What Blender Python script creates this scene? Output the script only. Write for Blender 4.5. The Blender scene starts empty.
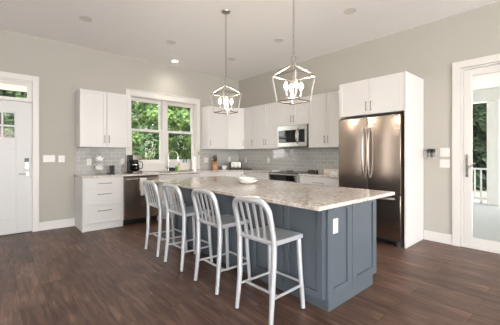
import bpy, bmesh, math, random
from mathutils import Vector, Matrix
import numpy as np

PI = math.pi
SC = bpy.context.scene
COL = SC.collection

# ------------------------------------------------------------------ camera
cam_d = bpy.data.cameras.new('camera')
cam = bpy.data.objects.new('camera', cam_d)
COL.objects.link(cam)
SC.camera = cam
cam.location = (-4.831, -5.878, 1.262)
cam.rotation_euler = (PI / 2, 0, math.radians(-41.05))
cam_d.sensor_width = 36.0
cam_d.lens = 288.06 / 500 * 36
cam_d.shift_x = 2.861 / 500
cam_d.shift_y = -7.615 / 500
cam_d.clip_start = 0.05
cam_d.clip_end = 200

# ------------------------------------------------------------------ light
SC.view_settings.view_transform = 'Standard'
SC.view_settings.look = 'None'
SC.view_settings.gamma = 1
SC.view_settings.use_curve_mapping = False
SC.view_settings.exposure = 0.93
SC.cycles.use_denoising = True
SC.cycles.max_bounces = 10
SC.cycles.diffuse_bounces = 5
SC.cycles.transparent_max_bounces = 16
SC.cycles.sample_clamp_indirect = 6.0

world = bpy.data.worlds.new('sky')
SC.world = world
world.use_nodes = True
wn = world.node_tree
wn.nodes.clear()
wo = wn.nodes.new('ShaderNodeOutputWorld')
wb = wn.nodes.new('ShaderNodeBackground')
ws = wn.nodes.new('ShaderNodeTexSky')
ws.sky_type = 'NISHITA'
ws.sun_disc = False
ws.sun_elevation = math.radians(52)
ws.sun_rotation = math.radians(215)
ws.air_density = 1.0
ws.dust_density = 2.5
wb.inputs['Strength'].default_value = 1.5
wmix = wn.nodes.new('ShaderNodeMix')      # thin bright cloud over the blue
wmix.data_type = 'RGBA'
wmix.inputs[0].default_value = 0.7
wmix.inputs[7].default_value = (2.6, 2.6, 2.55, 1)
wn.links.new(ws.outputs[0], wmix.inputs[6])
wn.links.new(wmix.outputs[2], wb.inputs['Color'])
wn.links.new(wb.outputs[0], wo.inputs['Surface'])


def light(name, kind, loc, energy, color=(1, 1, 1), rot=(0, 0, 0), **kw):
    d = bpy.data.lights.new(name, kind)
    d.energy = energy
    d.color = color
    for k, v in kw.items():
        setattr(d, k, v)
    o = bpy.data.objects.new(name, d)
    o.location = loc
    o.rotation_euler = rot
    COL.objects.link(o)
    return o


light('sun', 'SUN', (0, 0, 20), 4.0, (1.0, 0.95, 0.86),
      Vector((0.12, 0.62, -0.85)).to_track_quat('-Z', 'Y').to_euler(), angle=0.02)
# added area lamps standing in for window daylight, tilted up to brighten the ceiling
light('added_fill_south', 'AREA', (-4.1, -12.92, 1.55), 560, (0.95, 0.975, 1.0),
      (PI / 2 + 1.0, 0, 0), shape='RECTANGLE', size=4.4, size_y=2.2)
light('added_fill_west', 'AREA', (-8.42, -8.4, 1.55), 50, (0.96, 0.98, 1.0),
      (PI / 2 + 1.0, 0, -PI / 2), shape='RECTANGLE', size=4.4, size_y=2.2)

light('added_streak_light', 'AREA', (-8.42, -1.45, 1.45), 9, (0.97, 0.98, 1.0),
      (PI / 2 + 0.5, 0, -PI / 2), shape='RECTANGLE', size=0.3, size_y=2.0)  # added lamp at the slot window, for bright streaks on the refrigerator

# ------------------------------------------------------------------ helpers


def lin(c):
    c = c / 255.0
    return c / 12.92 if c <= 0.04045 else ((c + 0.055) / 1.055) ** 2.4


def rgb(r, g, b):
    return (lin(r), lin(g), lin(b), 1.0)


def pm(name, col, rough=0.5, metal=0.0, var=0.04, scale=6.0, bump=0.0, stretch=None, spec=0.5, coat=0.0, **kw):
    """Principled material whose colour and roughness drift with a noise texture."""
    m = bpy.data.materials.new(name)
    m.use_nodes = True
    nt = m.node_tree
    b = nt.nodes['Principled BSDF']
    tc = nt.nodes.new('ShaderNodeTexCoord')
    mp = nt.nodes.new('ShaderNodeMapping')
    if stretch:
        mp.inputs['Scale'].default_value = stretch
    nz = nt.nodes.new('ShaderNodeTexNoise')
    nz.inputs['Scale'].default_value = scale
    nz.inputs['Detail'].default_value = 4
    mx = nt.nodes.new('ShaderNodeMix')
    mx.data_type = 'RGBA'
    mx.inputs[6].default_value = tuple(min(1, c * (1 - var)) for c in col[:3]) + (1,)
    mx.inputs[7].default_value = tuple(min(1, c * (1 + var)) for c in col[:3]) + (1,)
    nt.links.new(tc.outputs['Object'], mp.inputs['Vector'])
    nt.links.new(mp.outputs[0], nz.inputs['Vector'])
    nt.links.new(nz.outputs['Fac'], mx.inputs[0])
    nt.links.new(mx.outputs[2], b.inputs['Base Color'])
    b.inputs['Roughness'].default_value = rough
    b.inputs['Metallic'].default_value = metal
    b.inputs['Specular IOR Level'].default_value = spec
    b.inputs['Coat Weight'].default_value = coat
    if bump:
        bp = nt.nodes.new('ShaderNodeBump')
        bp.inputs['Strength'].default_value = bump
        bp.inputs['Distance'].default_value = 0.002
        nt.links.new(nz.outputs['Fac'], bp.inputs['Height'])
        nt.links.new(bp.outputs[0], b.inputs['Normal'])
    return m


def glass_mat(name, tint=(1, 1, 1, 1), rough=0.0):
    m = bpy.data.materials.new(name)
    m.use_nodes = True
    nt = m.node_tree
    nt.nodes.clear()
    out = nt.nodes.new('ShaderNodeOutputMaterial')
    mix = nt.nodes.new('ShaderNodeMixShader')
    tr = nt.nodes.new('ShaderNodeBsdfTransparent')
    gl = nt.nodes.new('ShaderNodeBsdfGlossy')
    fr = nt.nodes.new('ShaderNodeFresnel')
    fr.inputs['IOR'].default_value = 1.3
    tr.inputs['Color'].default_value = tint
    gl.inputs['Roughness'].default_value = rough
    nt.links.new(fr.outputs[0], mix.inputs[0])
    nt.links.new(tr.outputs[0], mix.inputs[1])
    nt.links.new(gl.outputs[0], mix.inputs[2])
    nt.links.new(mix.outputs[0], out.inputs[0])
    return m


def emit_mat(name, col, strength):
    m = bpy.data.materials.new(name)
    m.use_nodes = True
    b = m.node_tree.nodes['Principled BSDF']
    b.inputs['Base Color'].default_value = col
    b.inputs['Emission Color'].default_value = col
    b.inputs['Emission Strength'].default_value = strength
    return m


def floor_mat():
    m = bpy.data.materials.new('walnut_planks')
    m.use_nodes = True
    nt = m.node_tree
    b = nt.nodes['Principled BSDF']
    N = nt.nodes.new
    L = nt.links.new
    tc = N('ShaderNodeTexCoord')
    sp = N('ShaderNodeSeparateXYZ')
    cb = N('ShaderNodeCombineXYZ')
    L(tc.outputs['Object'], sp.inputs[0])
    L(sp.outputs['Y'], cb.inputs['X'])
    L(sp.outputs['X'], cb.inputs['Y'])
    br = N('ShaderNodeTexBrick')
    br.offset = 0.37
    br.inputs['Scale'].default_value = 1.0
    br.inputs['Brick Width'].default_value = 1.22
    br.inputs['Row Height'].default_value = 0.18
    br.inputs['Mortar Size'].default_value = 0.0015
    br.inputs['Mortar Smooth'].default_value = 0.1
    br.inputs['Color1'].default_value = (0, 0, 0, 1)
    br.inputs['Color2'].default_value = (1, 1, 1, 1)
    br.inputs['Mortar'].default_value = (0, 0, 0, 1)
    L(cb.outputs[0], br.inputs['Vector'])
    # grain: noise stretched along the plank, shifted per plank
    ad = N('ShaderNodeVectorMath')
    ad.operation = 'ADD'
    ml = N('ShaderNodeVectorMath')
    ml.operation = 'MULTIPLY'
    ml.inputs[1].default_value = (1.3, 11.0, 1.0)
    sc = N('ShaderNodeVectorMath')
    sc.operation = 'SCALE'
    sc.inputs['Scale'].default_value = 7.0
    L(cb.outputs[0], ml.inputs[0])
    L(br.outputs['Color'], sc.inputs[0])
    L(ml.outputs[0], ad.inputs[0])
    L(sc.outputs[0], ad.inputs[1])
    nz = N('ShaderNodeTexNoise')
    nz.inputs['Scale'].default_value = 2.2
    nz.inputs['Detail'].default_value = 8
    nz.inputs['Roughness'].default_value = 0.62
    nz.inputs['Distortion'].default_value = 0.7
    L(ad.outputs[0], nz.inputs['Vector'])
    n2 = N('ShaderNodeTexNoise')
    n2.inputs['Scale'].default_value = 2.3
    n2.inputs['Detail'].default_value = 3
    L(tc.outputs['Object'], n2.inputs['Vector'])
    # value = .5*grain + .3*plank + .2*blotch
    def mth(op, a, bb):
        x = N('ShaderNodeMath')
        x.operation = op
        for i, v in enumerate((a, bb)):
            if isinstance(v, (int, float)):
                x.inputs[i].default_value = v
            else:
                L(v, x.inputs[i])
        return x.outputs[0]
    v = mth('ADD', mth('MULTIPLY', nz.outputs['Fac'], 0.68),
            mth('ADD', mth('MULTIPLY', br.outputs['Color'], 0.09), mth('MULTIPLY', n2.outputs['Fac'], 0.25)))
    cr = N('ShaderNodeValToRGB')
    e = cr.color_ramp.elements
    e[0].position = 0.30
    e[0].color = rgb(56, 39, 32)
    e[1].position = 0.72
    e[1].color = rgb(150, 119, 101)
    k = e.new(0.44); k.color = rgb(84, 61, 51)
    k = e.new(0.56); k.color = rgb(107, 81, 68)
    L(v, cr.inputs[0])
    mx = N('ShaderNodeMix')
    mx.data_type = 'RGBA'
    mx.inputs[7].default_value = rgb(34, 24, 22)
    L(br.outputs['Fac'], mx.inputs[0])
    L(cr.outputs[0], mx.inputs[6])
    L(mx.outputs[2], b.inputs['Base Color'])
    b.inputs['Roughness'].default_value = 0.42
    b.inputs['Specular IOR Level'].default_value = 0.4
    bu = N('ShaderNodeBump')
    bu.inputs['Strength'].default_value = 0.15
    bu.inputs['Distance'].default_value = 0.002
    L(nz.outputs['Fac'], bu.inputs['Height'])
    L(bu.outputs[0], b.inputs['Normal'])
    return m


def deck_mat():
    m = pm('grey_deck_boards', rgb(176, 177, 171), 0.6, var=0.06, scale=2, stretch=(20, 1, 1))
    nt = m.node_tree
    b = nt.nodes['Principled BSDF']
    src = b.inputs['Base Color'].links[0].from_socket
    tc = nt.nodes.new('ShaderNodeTexCoord')
    sp = nt.nodes.new('ShaderNodeSeparateXYZ')
    nt.links.new(tc.outputs['Object'], sp.inputs[0])
    md = nt.nodes.new('ShaderNodeMath')
    md.operation = 'PINGPONG'
    md.inputs[1].default_value = 0.07
    nt.links.new(sp.outputs['X'], md.inputs[0])
    lt = nt.nodes.new('ShaderNodeMath')
    lt.operation = 'LESS_THAN'
    lt.inputs[1].default_value = 0.004
    nt.links.new(md.outputs[0], lt.inputs[0])
    mx = nt.nodes.new('ShaderNodeMix')
    mx.data_type = 'RGBA'
    mx.inputs[7].default_value = rgb(88, 88, 84)
    nt.links.new(lt.outputs[0], mx.inputs[0])
    nt.links.new(src, mx.inputs[6])
    nt.links.new(mx.outputs[2], b.inputs['Base Color'])
    return m


def tile_mat():
    m = bpy.data.materials.new('grey_subway_tile')
    m.use_nodes = True
    nt = m.node_tree
    b = nt.nodes['Principled BSDF']
    N = nt.nodes.new
    L = nt.links.new
    tc = N('ShaderNodeTexCoord')
    sp = N('ShaderNodeSeparateXYZ')
    L(tc.outputs['Object'], sp.inputs[0])
    a = N('ShaderNodeMath')
    a.operation = 'SUBTRACT'
    L(sp.outputs['X'], a.inputs[0])
    L(sp.outputs['Y'], a.inputs[1])
    z = N('ShaderNodeMath')
    z.operation = 'SUBTRACT'
    L(sp.outputs['Z'], z.inputs[0])
    z.inputs[1].default_value = 0.916
    cb = N('ShaderNodeCombineXYZ')
    L(a.outputs[0], cb.inputs['X'])
    L(z.outputs[0], cb.inputs['Y'])
    br = N('ShaderNodeTexBrick')
    br.inputs['Scale'].default_value = 1
    br.inputs['Brick Width'].default_value = 0.154
    br.inputs['Row Height'].default_value = 0.0795
    br.inputs['Mortar Size'].default_value = 0.0022
    br.inputs['Mortar Smooth'].default_value = 0.15
    br.inputs['Color1'].default_value = rgb(182, 180, 176)
    br.inputs['Color2'].default_value = rgb(170, 169, 166)
    br.inputs['Mortar'].default_value = rgb(206, 204, 200)
    L(cb.outputs[0], br.inputs['Vector'])
    L(br.outputs['Color'], b.inputs['Base Color'])
    b.inputs['Specular IOR Level'].default_value = 0.9
    r = N('ShaderNodeMapRange')
    r.inputs['To Min'].default_value = 0.07
    r.inputs['To Max'].default_value = 0.6
    L(br.outputs['Fac'], r.inputs['Value'])
    L(r.outputs[0], b.inputs['Roughness'])
    nz = N('ShaderNodeTexNoise')
    nz.inputs['Scale'].default_value = 9
    L(tc.outputs['Object'], nz.inputs['Vector'])
    s = N('ShaderNodeMath')
    s.operation = 'MULTIPLY_ADD'
    L(br.outputs['Fac'], s.inputs[0])
    s.inputs[1].default_value = -1.0
    L(nz.outputs['Fac'], s.inputs[2])
    bu = N('ShaderNodeBump')
    bu.inputs['Strength'].default_value = 0.35
    bu.inputs['Distance'].default_value = 0.002
    L(s.outputs[0], bu.inputs['Height'])
    L(bu.outputs[0], b.inputs['Normal'])
    return m


def granite_mat(name, rough=0.12):
    m = bpy.data.materials.new(name)
    m.use_nodes = True
    nt = m.node_tree
    b = nt.nodes['Principled BSDF']
    N = nt.nodes.new
    L = nt.links.new
    tc = N('ShaderNodeTexCoord')
    n1 = N('ShaderNodeTexNoise')
    n1.inputs['Scale'].default_value = 26
    n1.inputs['Detail'].default_value = 6
    n1.inputs['Roughness'].default_value = 0.7
    n2 = N('ShaderNodeTexNoise')
    n2.inputs['Scale'].default_value = 5
    n2.inputs['Detail'].default_value = 4
    vo = N('ShaderNodeTexVoronoi')
    vo.inputs['Scale'].default_value = 90
    for x in (n1, n2, vo):
        L(tc.outputs['Object'], x.inputs['Vector'])
    cr = N('ShaderNodeValToRGB')
    e = cr.color_ramp.elements
    e[0].position = 0.30
    e[0].color = rgb(150, 143, 138)
    e[1].position = 0.72
    e[1].color = rgb(246, 243, 239)
    k = e.new(0.42); k.color = rgb(198, 191, 185)
    k = e.new(0.53); k.color = rgb(220, 214, 209)
    L(n1.outputs['Fac'], cr.inputs[0])
    mx = N('ShaderNodeMix')
    mx.data_type = 'RGBA'
    mx.blend_type = 'MULTIPLY'
    c2 = N('ShaderNodeValToRGB')
    c2.color_ramp.elements[0].position = 0.35
    c2.color_ramp.elements[0].color = rgb(236, 228, 221)
    c2.color_ramp.elements[1].position = 0.65
    c2.color_ramp.elements[1].color = rgb(250, 246, 242)
    L(n2.outputs['Fac'], c2.inputs[0])
    mx.inputs[0].default_value = 1.0
    L(cr.outputs[0], mx.inputs[6])
    L(c2.outputs[0], mx.inputs[7])
    m2 = N('ShaderNodeMix')
    m2.data_type = 'RGBA'
    c3 = N('ShaderNodeValToRGB')
    c3.color_ramp.elements[0].position = 0.10
    c3.color_ramp.elements[0].color = (0.75, 0.75, 0.75, 1)
    c3.color_ramp.elements[1].position = 0.24
    c3.color_ramp.elements[1].color = (0, 0, 0, 1)
    L(vo.outputs['Distance'], c3.inputs[0])
    L(c3.outputs[0], m2.inputs[0])
    L(mx.outputs[2], m2.inputs[6])
    m2.inputs[7].default_value = rgb(150, 137, 127)
    L(m2.outputs[2], b.inputs['Base Color'])
    b.inputs['Roughness'].default_value = rough
    b.inputs['Specular IOR Level'].default_value = 0.5
    return m


def leaf_mat(name, dark, bright):
    m = bpy.data.materials.new(name)
    m.use_nodes = True
    nt = m.node_tree
    nt.nodes.clear()
    N = nt.nodes.new
    L = nt.links.new
    out = N('ShaderNodeOutputMaterial')
    tc = N('ShaderNodeTexCoord')
    nz = N('ShaderNodeTexNoise')
    nz.inputs['Scale'].default_value = 3.5
    nz.inputs['Detail'].default_value = 6
    L(tc.outputs['Object'], nz.inputs['Vector'])
    cr = N('ShaderNodeValToRGB')
    cr.color_ramp.elements[0].position = 0.35
    cr.color_ramp.elements[0].color = dark
    cr.color_ramp.elements[1].position = 0.65
    cr.color_ramp.elements[1].color = bright
    L(nz.outputs['Fac'], cr.inputs[0])
    d = N('ShaderNodeBsdfDiffuse')
    t = N('ShaderNodeBsdfTranslucent')
    L(cr.outputs[0], d.inputs['Color'])
    L(cr.outputs[0], t.inputs['Color'])
    g = N('ShaderNodeBsdfGlossy')
    g.inputs['Roughness'].default_value = 1.5
    g.inputs['Color'].default_value = (0.5, 0.55, 0.5, 1)
    m1 = N('ShaderNodeMixShader')
    m1.inputs[0].default_value = 0.4
    L(d.outputs[0], m1.inputs[1])
    L(t.outputs[0], m1.inputs[2])
    m2 = N('ShaderNodeMixShader')
    m2.inputs[0].default_value = 0.08
    L(m1.outputs[0], m2.inputs[1])
    L(g.outputs[0], m2.inputs[2])
    L(m2.outputs[0], out.inputs[0])
    return m


class MB:
    def __init__(self):
        self.v = []
        self.f = []

    def box(self, x0, x1, y0, y1, z0, z1):
        x0, x1 = min(x0, x1), max(x0, x1)
        y0, y1 = min(y0, y1), max(y0, y1)
        z0, z1 = min(z0, z1), max(z0, z1)
        n = len(self.v)
        self.v += [(x0, y0, z0), (x1, y0, z0), (x1, y1, z0), (x0, y1, z0),
                   (x0, y0, z1), (x1, y0, z1), (x1, y1, z1), (x0, y1, z1)]
        for q in ((0, 3, 2, 1), (4, 5, 6, 7), (0, 1, 5, 4), (1, 2, 6, 5), (2, 3, 7, 6), (3, 0, 4, 7)):
            self.f.append(tuple(n + i for i in q))
        return self

    def prism(self, poly, z0, z1):
        n = len(self.v)
        k = len(poly)
        a = sum(poly[i][0] * poly[(i + 1) % k][1] - poly[(i + 1) % k][0] * poly[i][1] for i in range(k))
        if a < 0:
            poly = poly[::-1]
        self.v += [(p[0], p[1], z0) for p in poly] + [(p[0], p[1], z1) for p in poly]
        self.f.append(tuple(n + i for i in range(k))[::-1])
        self.f.append(tuple(n + k + i for i in range(k)))
        for i in range(k):
            j = (i + 1) % k
            self.f.append((n + i, n + j, n + k + j, n + k + i))
        return self

    def lathe(self, prof, c=(0, 0, 0), n=24, axis='z'):
        """prof: list of (r, h); closed at r == 0 ends."""
        base = len(self.v)
        for r, h in prof:
            for i in range(n):
                a = 2 * PI * i / n
                p = (r * math.cos(a), r * math.sin(a), h)
                if axis == 'x':
                    p = (p[2], p[0], p[1])
                elif axis == 'y':
                    p = (p[1], p[2], p[0])
                self.v.append((p[0] + c[0], p[1] + c[1], p[2] + c[2]))
        for k in range(len(prof) - 1):
            for i in range(n):
                j = (i + 1) % n
                self.f.append((base + k * n + i, base + k * n + j, base + (k + 1) * n + j, base + (k + 1) * n + i))
        if prof[0][0] > 0:
            self.f.append(tuple(base + i for i in range(n))[::-1])
        if prof[-1][0] > 0:
            o = base + (len(prof) - 1) * n
            self.f.append(tuple(o + i for i in range(n)))
        return self

    def cyl(self, c, r, h, n=20, axis='z'):
        return self.lathe([(r, 0), (r, h)], c, n, axis)

    def tube(self, pts, r, n=10, closed=False, squash=None):
        """tube along pts; r is a number or one radius per point; squash=(vector, factor) flattens the section."""
        pts = [Vector(p) for p in pts]
        m = len(pts)
        rr = r if isinstance(r, (list, tuple)) else [r] * m
        tang = []
        for i in range(m):
            if closed:
                t = pts[(i + 1) % m] - pts[i - 1]
            elif i == 0:
                t = pts[1] - pts[0]
            elif i == m - 1:
                t = pts[-1] - pts[-2]
            else:
                t = (pts[i + 1] - pts[i]).normalized() + (pts[i] - pts[i - 1]).normalized()
            tang.append(t.normalized())
        up = Vector((0, 0, 1)) if abs(tang[0].z) < 0.9 else Vector((1, 0, 0))
        nrm = (up - tang[0] * up.dot(tang[0])).normalized()
        base = len(self.v)
        for i in range(m):
            t = tang[i]
            nrm = (nrm - t * nrm.dot(t))
            nrm.normalize()
            bi = t.cross(nrm)
            for k in range(n):
                a = 2 * PI * k / n
                off = (nrm * math.cos(a) + bi * math.sin(a)) * rr[i]
                if squash:
                    sv, sf = Vector(squash[0]), squash[1]
                    off = off - sv * off.dot(sv) * (1 - sf)
                self.v.append(tuple(pts[i] + off))
        rng = m if closed else m - 1
        for i in range(rng):
            a0 = base + i * n
            a1 = base + ((i + 1) % m) * n
            for k in range(n):
                j = (k + 1) % n
                self.f.append((a0 + k, a0 + j, a1 + j, a1 + k))
        if not closed:
            self.f.append(tuple(base + k for k in range(n))[::-1])
            self.f.append(tuple(base + (m - 1) * n + k for k in range(n)))
        return self

    def sphere(self, c, r, n=14, sc=(1, 1, 1)):
        prof = []
        k = n // 2 + 1
        for i in range(k + 1):
            a = -PI / 2 + PI * i / k
            prof.append((max(1e-5, r * math.cos(a) * sc[0]), r * math.sin(a) * sc[2]))
        return self.lathe(prof, c, n)

    def build(self, name, mat, parent=None, smooth=False, bevel=0.0, loc=None, rz=None, seg=2):
        me = bpy.data.meshes.new(name)
        me.from_pydata(self.v, [], self.f)
        me.materials.append(mat)
        bm = bmesh.new()
        bm.from_mesh(me)
        bmesh.ops.recalc_face_normals(bm, faces=bm.faces[:])
        bm.to_mesh(me)
        bm.free()
        if smooth:
            me.polygons.foreach_set('use_smooth', [True] * len(me.polygons))
            me.set_sharp_from_angle(angle=math.radians(40))
        me.update()
        o = bpy.data.objects.new(name, me)
        COL.objects.link(o)
        if bevel:
            b = o.modifiers.new('bevel', 'BEVEL')
            b.width = bevel
            b.segments = seg
            b.limit_method = 'ANGLE'
            b.angle_limit = math.radians(40)
        if parent:
            o.parent = parent
        if loc is not None:
            o.location = loc
        if rz is not None:
            o.rotation_euler = (0, 0, rz)
        return o


def tag(o, label=None, cat=None, group=None, kind=None):
    if label:
        o['label'] = label
    if cat:
        o['category'] = cat
    if group:
        o['group'] = group
    if kind:
        o['kind'] = kind
    return o


def thing(name, label, cat, loc=(0, 0, 0), rz=0.0, group=None):
    o = bpy.data.objects.new(name, None)
    o.empty_display_size = 0.05
    COL.objects.link(o)
    o.location = loc
    o.rotation_euler = (0, 0, rz)
    return tag(o, label, cat, group)


def struct(o, label=None, cat=None):
    return tag(o, label, cat, None, 'structure')


def copy_tree(o, parent=None):
    c = o.copy()
    COL.objects.link(c)
    if parent is not None:
        c.parent = parent
    for ch in list(o.children):
        copy_tree(ch, c)
    return c


def arc(c, r, a0, a1, n, plane='xz'):
    out = []
    for i in range(n + 1):
        a = a0 + (a1 - a0) * i / n
        u, v = r * math.cos(a), r * math.sin(a)
        if plane == 'xz':
            out.append((c[0] + u, c[1], c[2] + v))
        elif plane == 'yz':
            out.append((c[0], c[1] + u, c[2] + v))
        else:
            out.append((c[0] + u, c[1] + v, c[2]))
    return out


# ------------------------------------------------------------------ materials
M = {}
M['floor'] = floor_mat()
M['wall'] = pm('greige_wall_paint', rgb(180, 176, 167), 0.85, var=0.02, scale=3, spec=0.25)
M['ceiling'] = pm('white_ceiling_paint', rgb(247, 245, 243), 0.9, var=0.01, scale=3, spec=0.2)
M['trim'] = pm('white_trim_paint', rgb(218, 214, 209), 0.42, var=0.012)
M['door'] = pm('white_door_paint', rgb(206, 204, 202), 0.4, var=0.012)
M['cab'] = pm('white_cabinet_lacquer', rgb(218, 215, 212), 0.38, var=0.012)
M['carc'] = pm('white_cabinet_box', rgb(210, 206, 201), 0.45, var=0.012)
M['island'] = pm('slate_blue_cabinet_lacquer', rgb(86, 94, 101), 0.4, var=0.03)
M['granite'] = granite_mat('beige_speckled_granite')
M['tile'] = tile_mat()
M['steel'] = pm('brushed_stainless', (0.37, 0.295, 0.245, 1), 0.24, 1.0, var=0.05, scale=3, stretch=(40, 40, 0.6), bump=0.04)
_nt = M['steel'].node_tree
_tg = _nt.nodes.new('ShaderNodeTangent')
_tg.direction_type = 'RADIAL'
_tg.axis = 'Z'
_nt.links.new(_tg.outputs[0], _nt.nodes['Principled BSDF'].inputs['Tangent'])
_nt.nodes['Principled BSDF'].inputs['Anisotropic'].default_value = 0.4
M['steel_lt'] = pm('bright_stainless', (0.52, 0.50, 0.47, 1), 0.27, 1.0, var=0.04, scale=4, stretch=(0.6, 0.6, 30))
M['nickel'] = pm('brushed_nickel', (0.27, 0.25, 0.23, 1), 0.33, 1.0, var=0.04)
M['handle_steel'] = pm('satin_steel', (0.36, 0.345, 0.325, 1), 0.3, 1.0, var=0.05)
M['lantern'] = pm('silver_leaf_metal', (0.36, 0.33, 0.30, 1), 0.36, 0.9, var=0.08, scale=25)
M['alu'] = pm('brushed_aluminium', (0.68, 0.695, 0.72, 1), 0.40, 0.6, var=0.04, scale=9, stretch=(1, 1, 8))
M['chrome'] = pm('chrome', (0.56, 0.55, 0.54, 1), 0.16, 1.0, var=0.02)
M['black'] = pm('black_plastic', rgb(22, 21, 21), 0.35, var=0.15)
M['rubber'] = pm('black_rubber', rgb(30, 29, 28), 0.7, var=0.1)
M['blackglass'] = pm('black_glass', rgb(14, 14, 15), 0.06, var=0.1)
M['darkgrey'] = pm('dark_grey_plastic', rgb(70, 68, 66), 0.5, var=0.08)
M['midgrey'] = pm('grey_plastic', rgb(128, 124, 121), 0.45, var=0.06)
M['white_cer'] = pm('white_glazed_ceramic', rgb(238, 237, 233), 0.15, var=0.01, coat=0.3)
M['white_pl'] = pm('white_plastic', rgb(222, 219, 214), 0.35, var=0.01)
M['paper'] = pm('white_paper', rgb(240, 238, 235), 0.9, var=0.02, bump=0.1, scale=40)
M['cloth'] = pm('white_cotton', rgb(226, 222, 216), 0.95, var=0.05, scale=60, bump=0.3)
M['woodblock'] = pm('honey_wood', rgb(178, 130, 86), 0.5, var=0.16, scale=3, stretch=(12, 12, 1))
M['board'] = pm('pale_maple', rgb(232, 218, 202), 0.5, var=0.08, scale=3, stretch=(1, 12, 12))
M['yellow'] = pm('pale_yellow_soap', rgb(232, 216, 130), 0.3, var=0.04)
M['green'] = pm('green_plastic', rgb(40, 160, 90), 0.4, var=0.08)
M['brass'] = pm('aged_brass', (0.62, 0.50, 0.30, 1), 0.35, 1.0, var=0.08)
M['glass'] = glass_mat('window_glass', (0.99, 0.99, 0.99, 1))
M['smoke'] = glass_mat('carafe_glass', (0.45, 0.42, 0.40, 1))
M['blueglass'] = glass_mat('pale_blue_glass', (0.90, 0.95, 0.97, 1))
M['bulb'] = emit_mat('lit_bulb', (1.0, 0.90, 0.76, 1), 120)
M['canlens'] = emit_mat('lit_downlight_lens', (1.0, 0.92, 0.82, 1), 9)
M['offlens'] = pm('unlit_downlight_lens', rgb(222, 217, 208), 0.5, var=0.02)
M['sleeve'] = pm('candle_sleeve', rgb(222, 214, 200), 0.5, var=0.03)
M['deck'] = deck_mat()
M['ext_white'] = pm('white_exterior_paint', rgb(236, 236, 234), 0.5, var=0.012)
M['bark'] = pm('rough_bark', rgb(62, 52, 45), 0.9, var=0.35, scale=9, stretch=(4, 4, 0.7), bump=0.8)
M['leaf_a'] = leaf_mat('mid_green_leaves', rgb(38, 70, 30), rgb(128, 156, 82))
M['leaf_c'] = leaf_mat('deep_green_leaves', rgb(22, 36, 21), rgb(60, 82, 48))
M['leaf_b'] = leaf_mat('dark_green_leaves', rgb(30, 52, 27), rgb(88, 116, 66))
M['grass'] = pm('leaf_litter', rgb(156, 146, 130), 0.95, var=0.35, scale=12)
M['gravel'] = pm('bounce_gravel', rgb(214, 208, 198), 0.9, var=0.15, scale=60)
M['brick_bd'] = pm('grey_back_wood', rgb(90, 86, 80), 0.8, var=0.1)

# ------------------------------------------------------------------ room shell
CH = 3.217      # ceiling height
WT = 0.18       # wall thickness
XW, YS = -8.5, -13.0

b = MB().box(XW - WT, WT, YS - WT, WT, -0.12, 0.0)
struct(b.build('floor', M['floor']), 'dark brown wood plank floor running under the whole kitchen', 'floor')
b = MB().box(XW - WT, WT, YS - WT, WT, CH, CH + 0.15)
struct(b.build('ceiling', M['ceiling']), 'flat white painted ceiling with recessed lights', 'ceiling')


def wall_x(name, y0, y1, x0, x1, holes, label):
    """wall running along X with rectangular holes (xa, xb, za, zb)."""
    mb = MB()
    holes = sorted(holes)
    cur = x0
    for xa, xb, za, zb in holes:
        mb.box(cur, xa, y0, y1, 0, CH)
        if za > 0:
            mb.box(xa, xb, y0, y1, 0, za)
        mb.box(xa, xb, y0, y1, zb, CH)
        cur = xb
    mb.box(cur, x1, y0, y1, 0, CH)
    return struct(mb.build(name, M['wall']), label, 'wall')


def wall_y(name, x0, x1, y0, y1, holes, label):
    mb = MB()
    holes = sorted(holes)
    cur = y0
    for ya, yb, za, zb in holes:
        mb.box(x0, x1, cur, ya, 0, CH)
        if za > 0:
            mb.box(x0, x1, ya, yb, 0, za)
        mb.box(x0, x1, ya, yb, zb, CH)
        cur = yb
    mb.box(x0, x1, cur, y1, 0, CH)
    return struct(mb.build(name, M['wall']), label, 'wall')


# openings
FD = (-5.33, -4.365, 0, 2.47)           # front door + transom
KW = (-2.815, -1.297, 1.085, 2.455)     # kitchen window
PD = (-5.80, -4.815, 0, 2.455)          # patio door
wall_x('wall_left', 0, WT, XW - WT, WT, [FD, KW], 'greige painted wall holding the front door and the kitchen window')
wall_y('wall_right', 0, WT, YS, 0, [PD], 'greige painted wall behind the range, refrigerator and patio door')
S1 = (-6.5, -1.75, 0.4, 2.7)
W2 = (-1.65, -1.25, 0.3, 2.6)  # added slot window, placed so the refrigerator doors reflect a bright streak
W1 = (-10.7, -6.1, 0.4, 2.7)
wall_x('wall_front', YS - WT, YS, XW - WT, WT, [S1], 'greige wall behind the camera with a wide added window')
wall_y('wall_rear', XW - WT, XW, YS, 0, [W1, W2], 'greige wall on the far living room side with added windows')

# unseen windows added behind the camera for their light (frames and glass)
for nm, (a0, a1, z0, z1), ax in (('window_3', S1, 'x'), ('window_4', W1, 'y'), ('streak_window', W2, 'y')):
    fr = MB()
    gl = MB()
    n = 1 if nm == 'streak_window' else 4
    for i in range(n + 1):
        p = a0 + (a1 - a0) * i / n
        p0, p1 = max(a0, p - 0.04), min(a1, p + 0.04)
        if ax == 'x':
            fr.box(p0, p1, YS - 0.13, YS - 0.05, z0, z1)
        else:
            fr.box(XW - 0.13, XW - 0.05, p0, p1, z0, z1)
    for zz in (z0, z1 - 0.06):
        if ax == 'x':
            fr.box(a0, a1, YS - 0.12, YS - 0.06, zz, zz + 0.06)
        else:
            fr.box(XW - 0.12, XW - 0.06, a0, a1, zz, zz + 0.06)
    if ax == 'x':
        gl.box(a0 + 0.01, a1 - 0.01, YS - 0.093, YS - 0.089, z0 + 0.01, z1 - 0.01)
    else:
        gl.box(XW - 0.093, XW - 0.089, a0 + 0.01, a1 - 0.01, z0 + 0.01, z1 - 0.01)
    w = struct(fr.build(nm, M['trim']), 'white framed living room window added out of view for its light', 'window')
    gl.build('window_glass', M['glass'], w)

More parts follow.
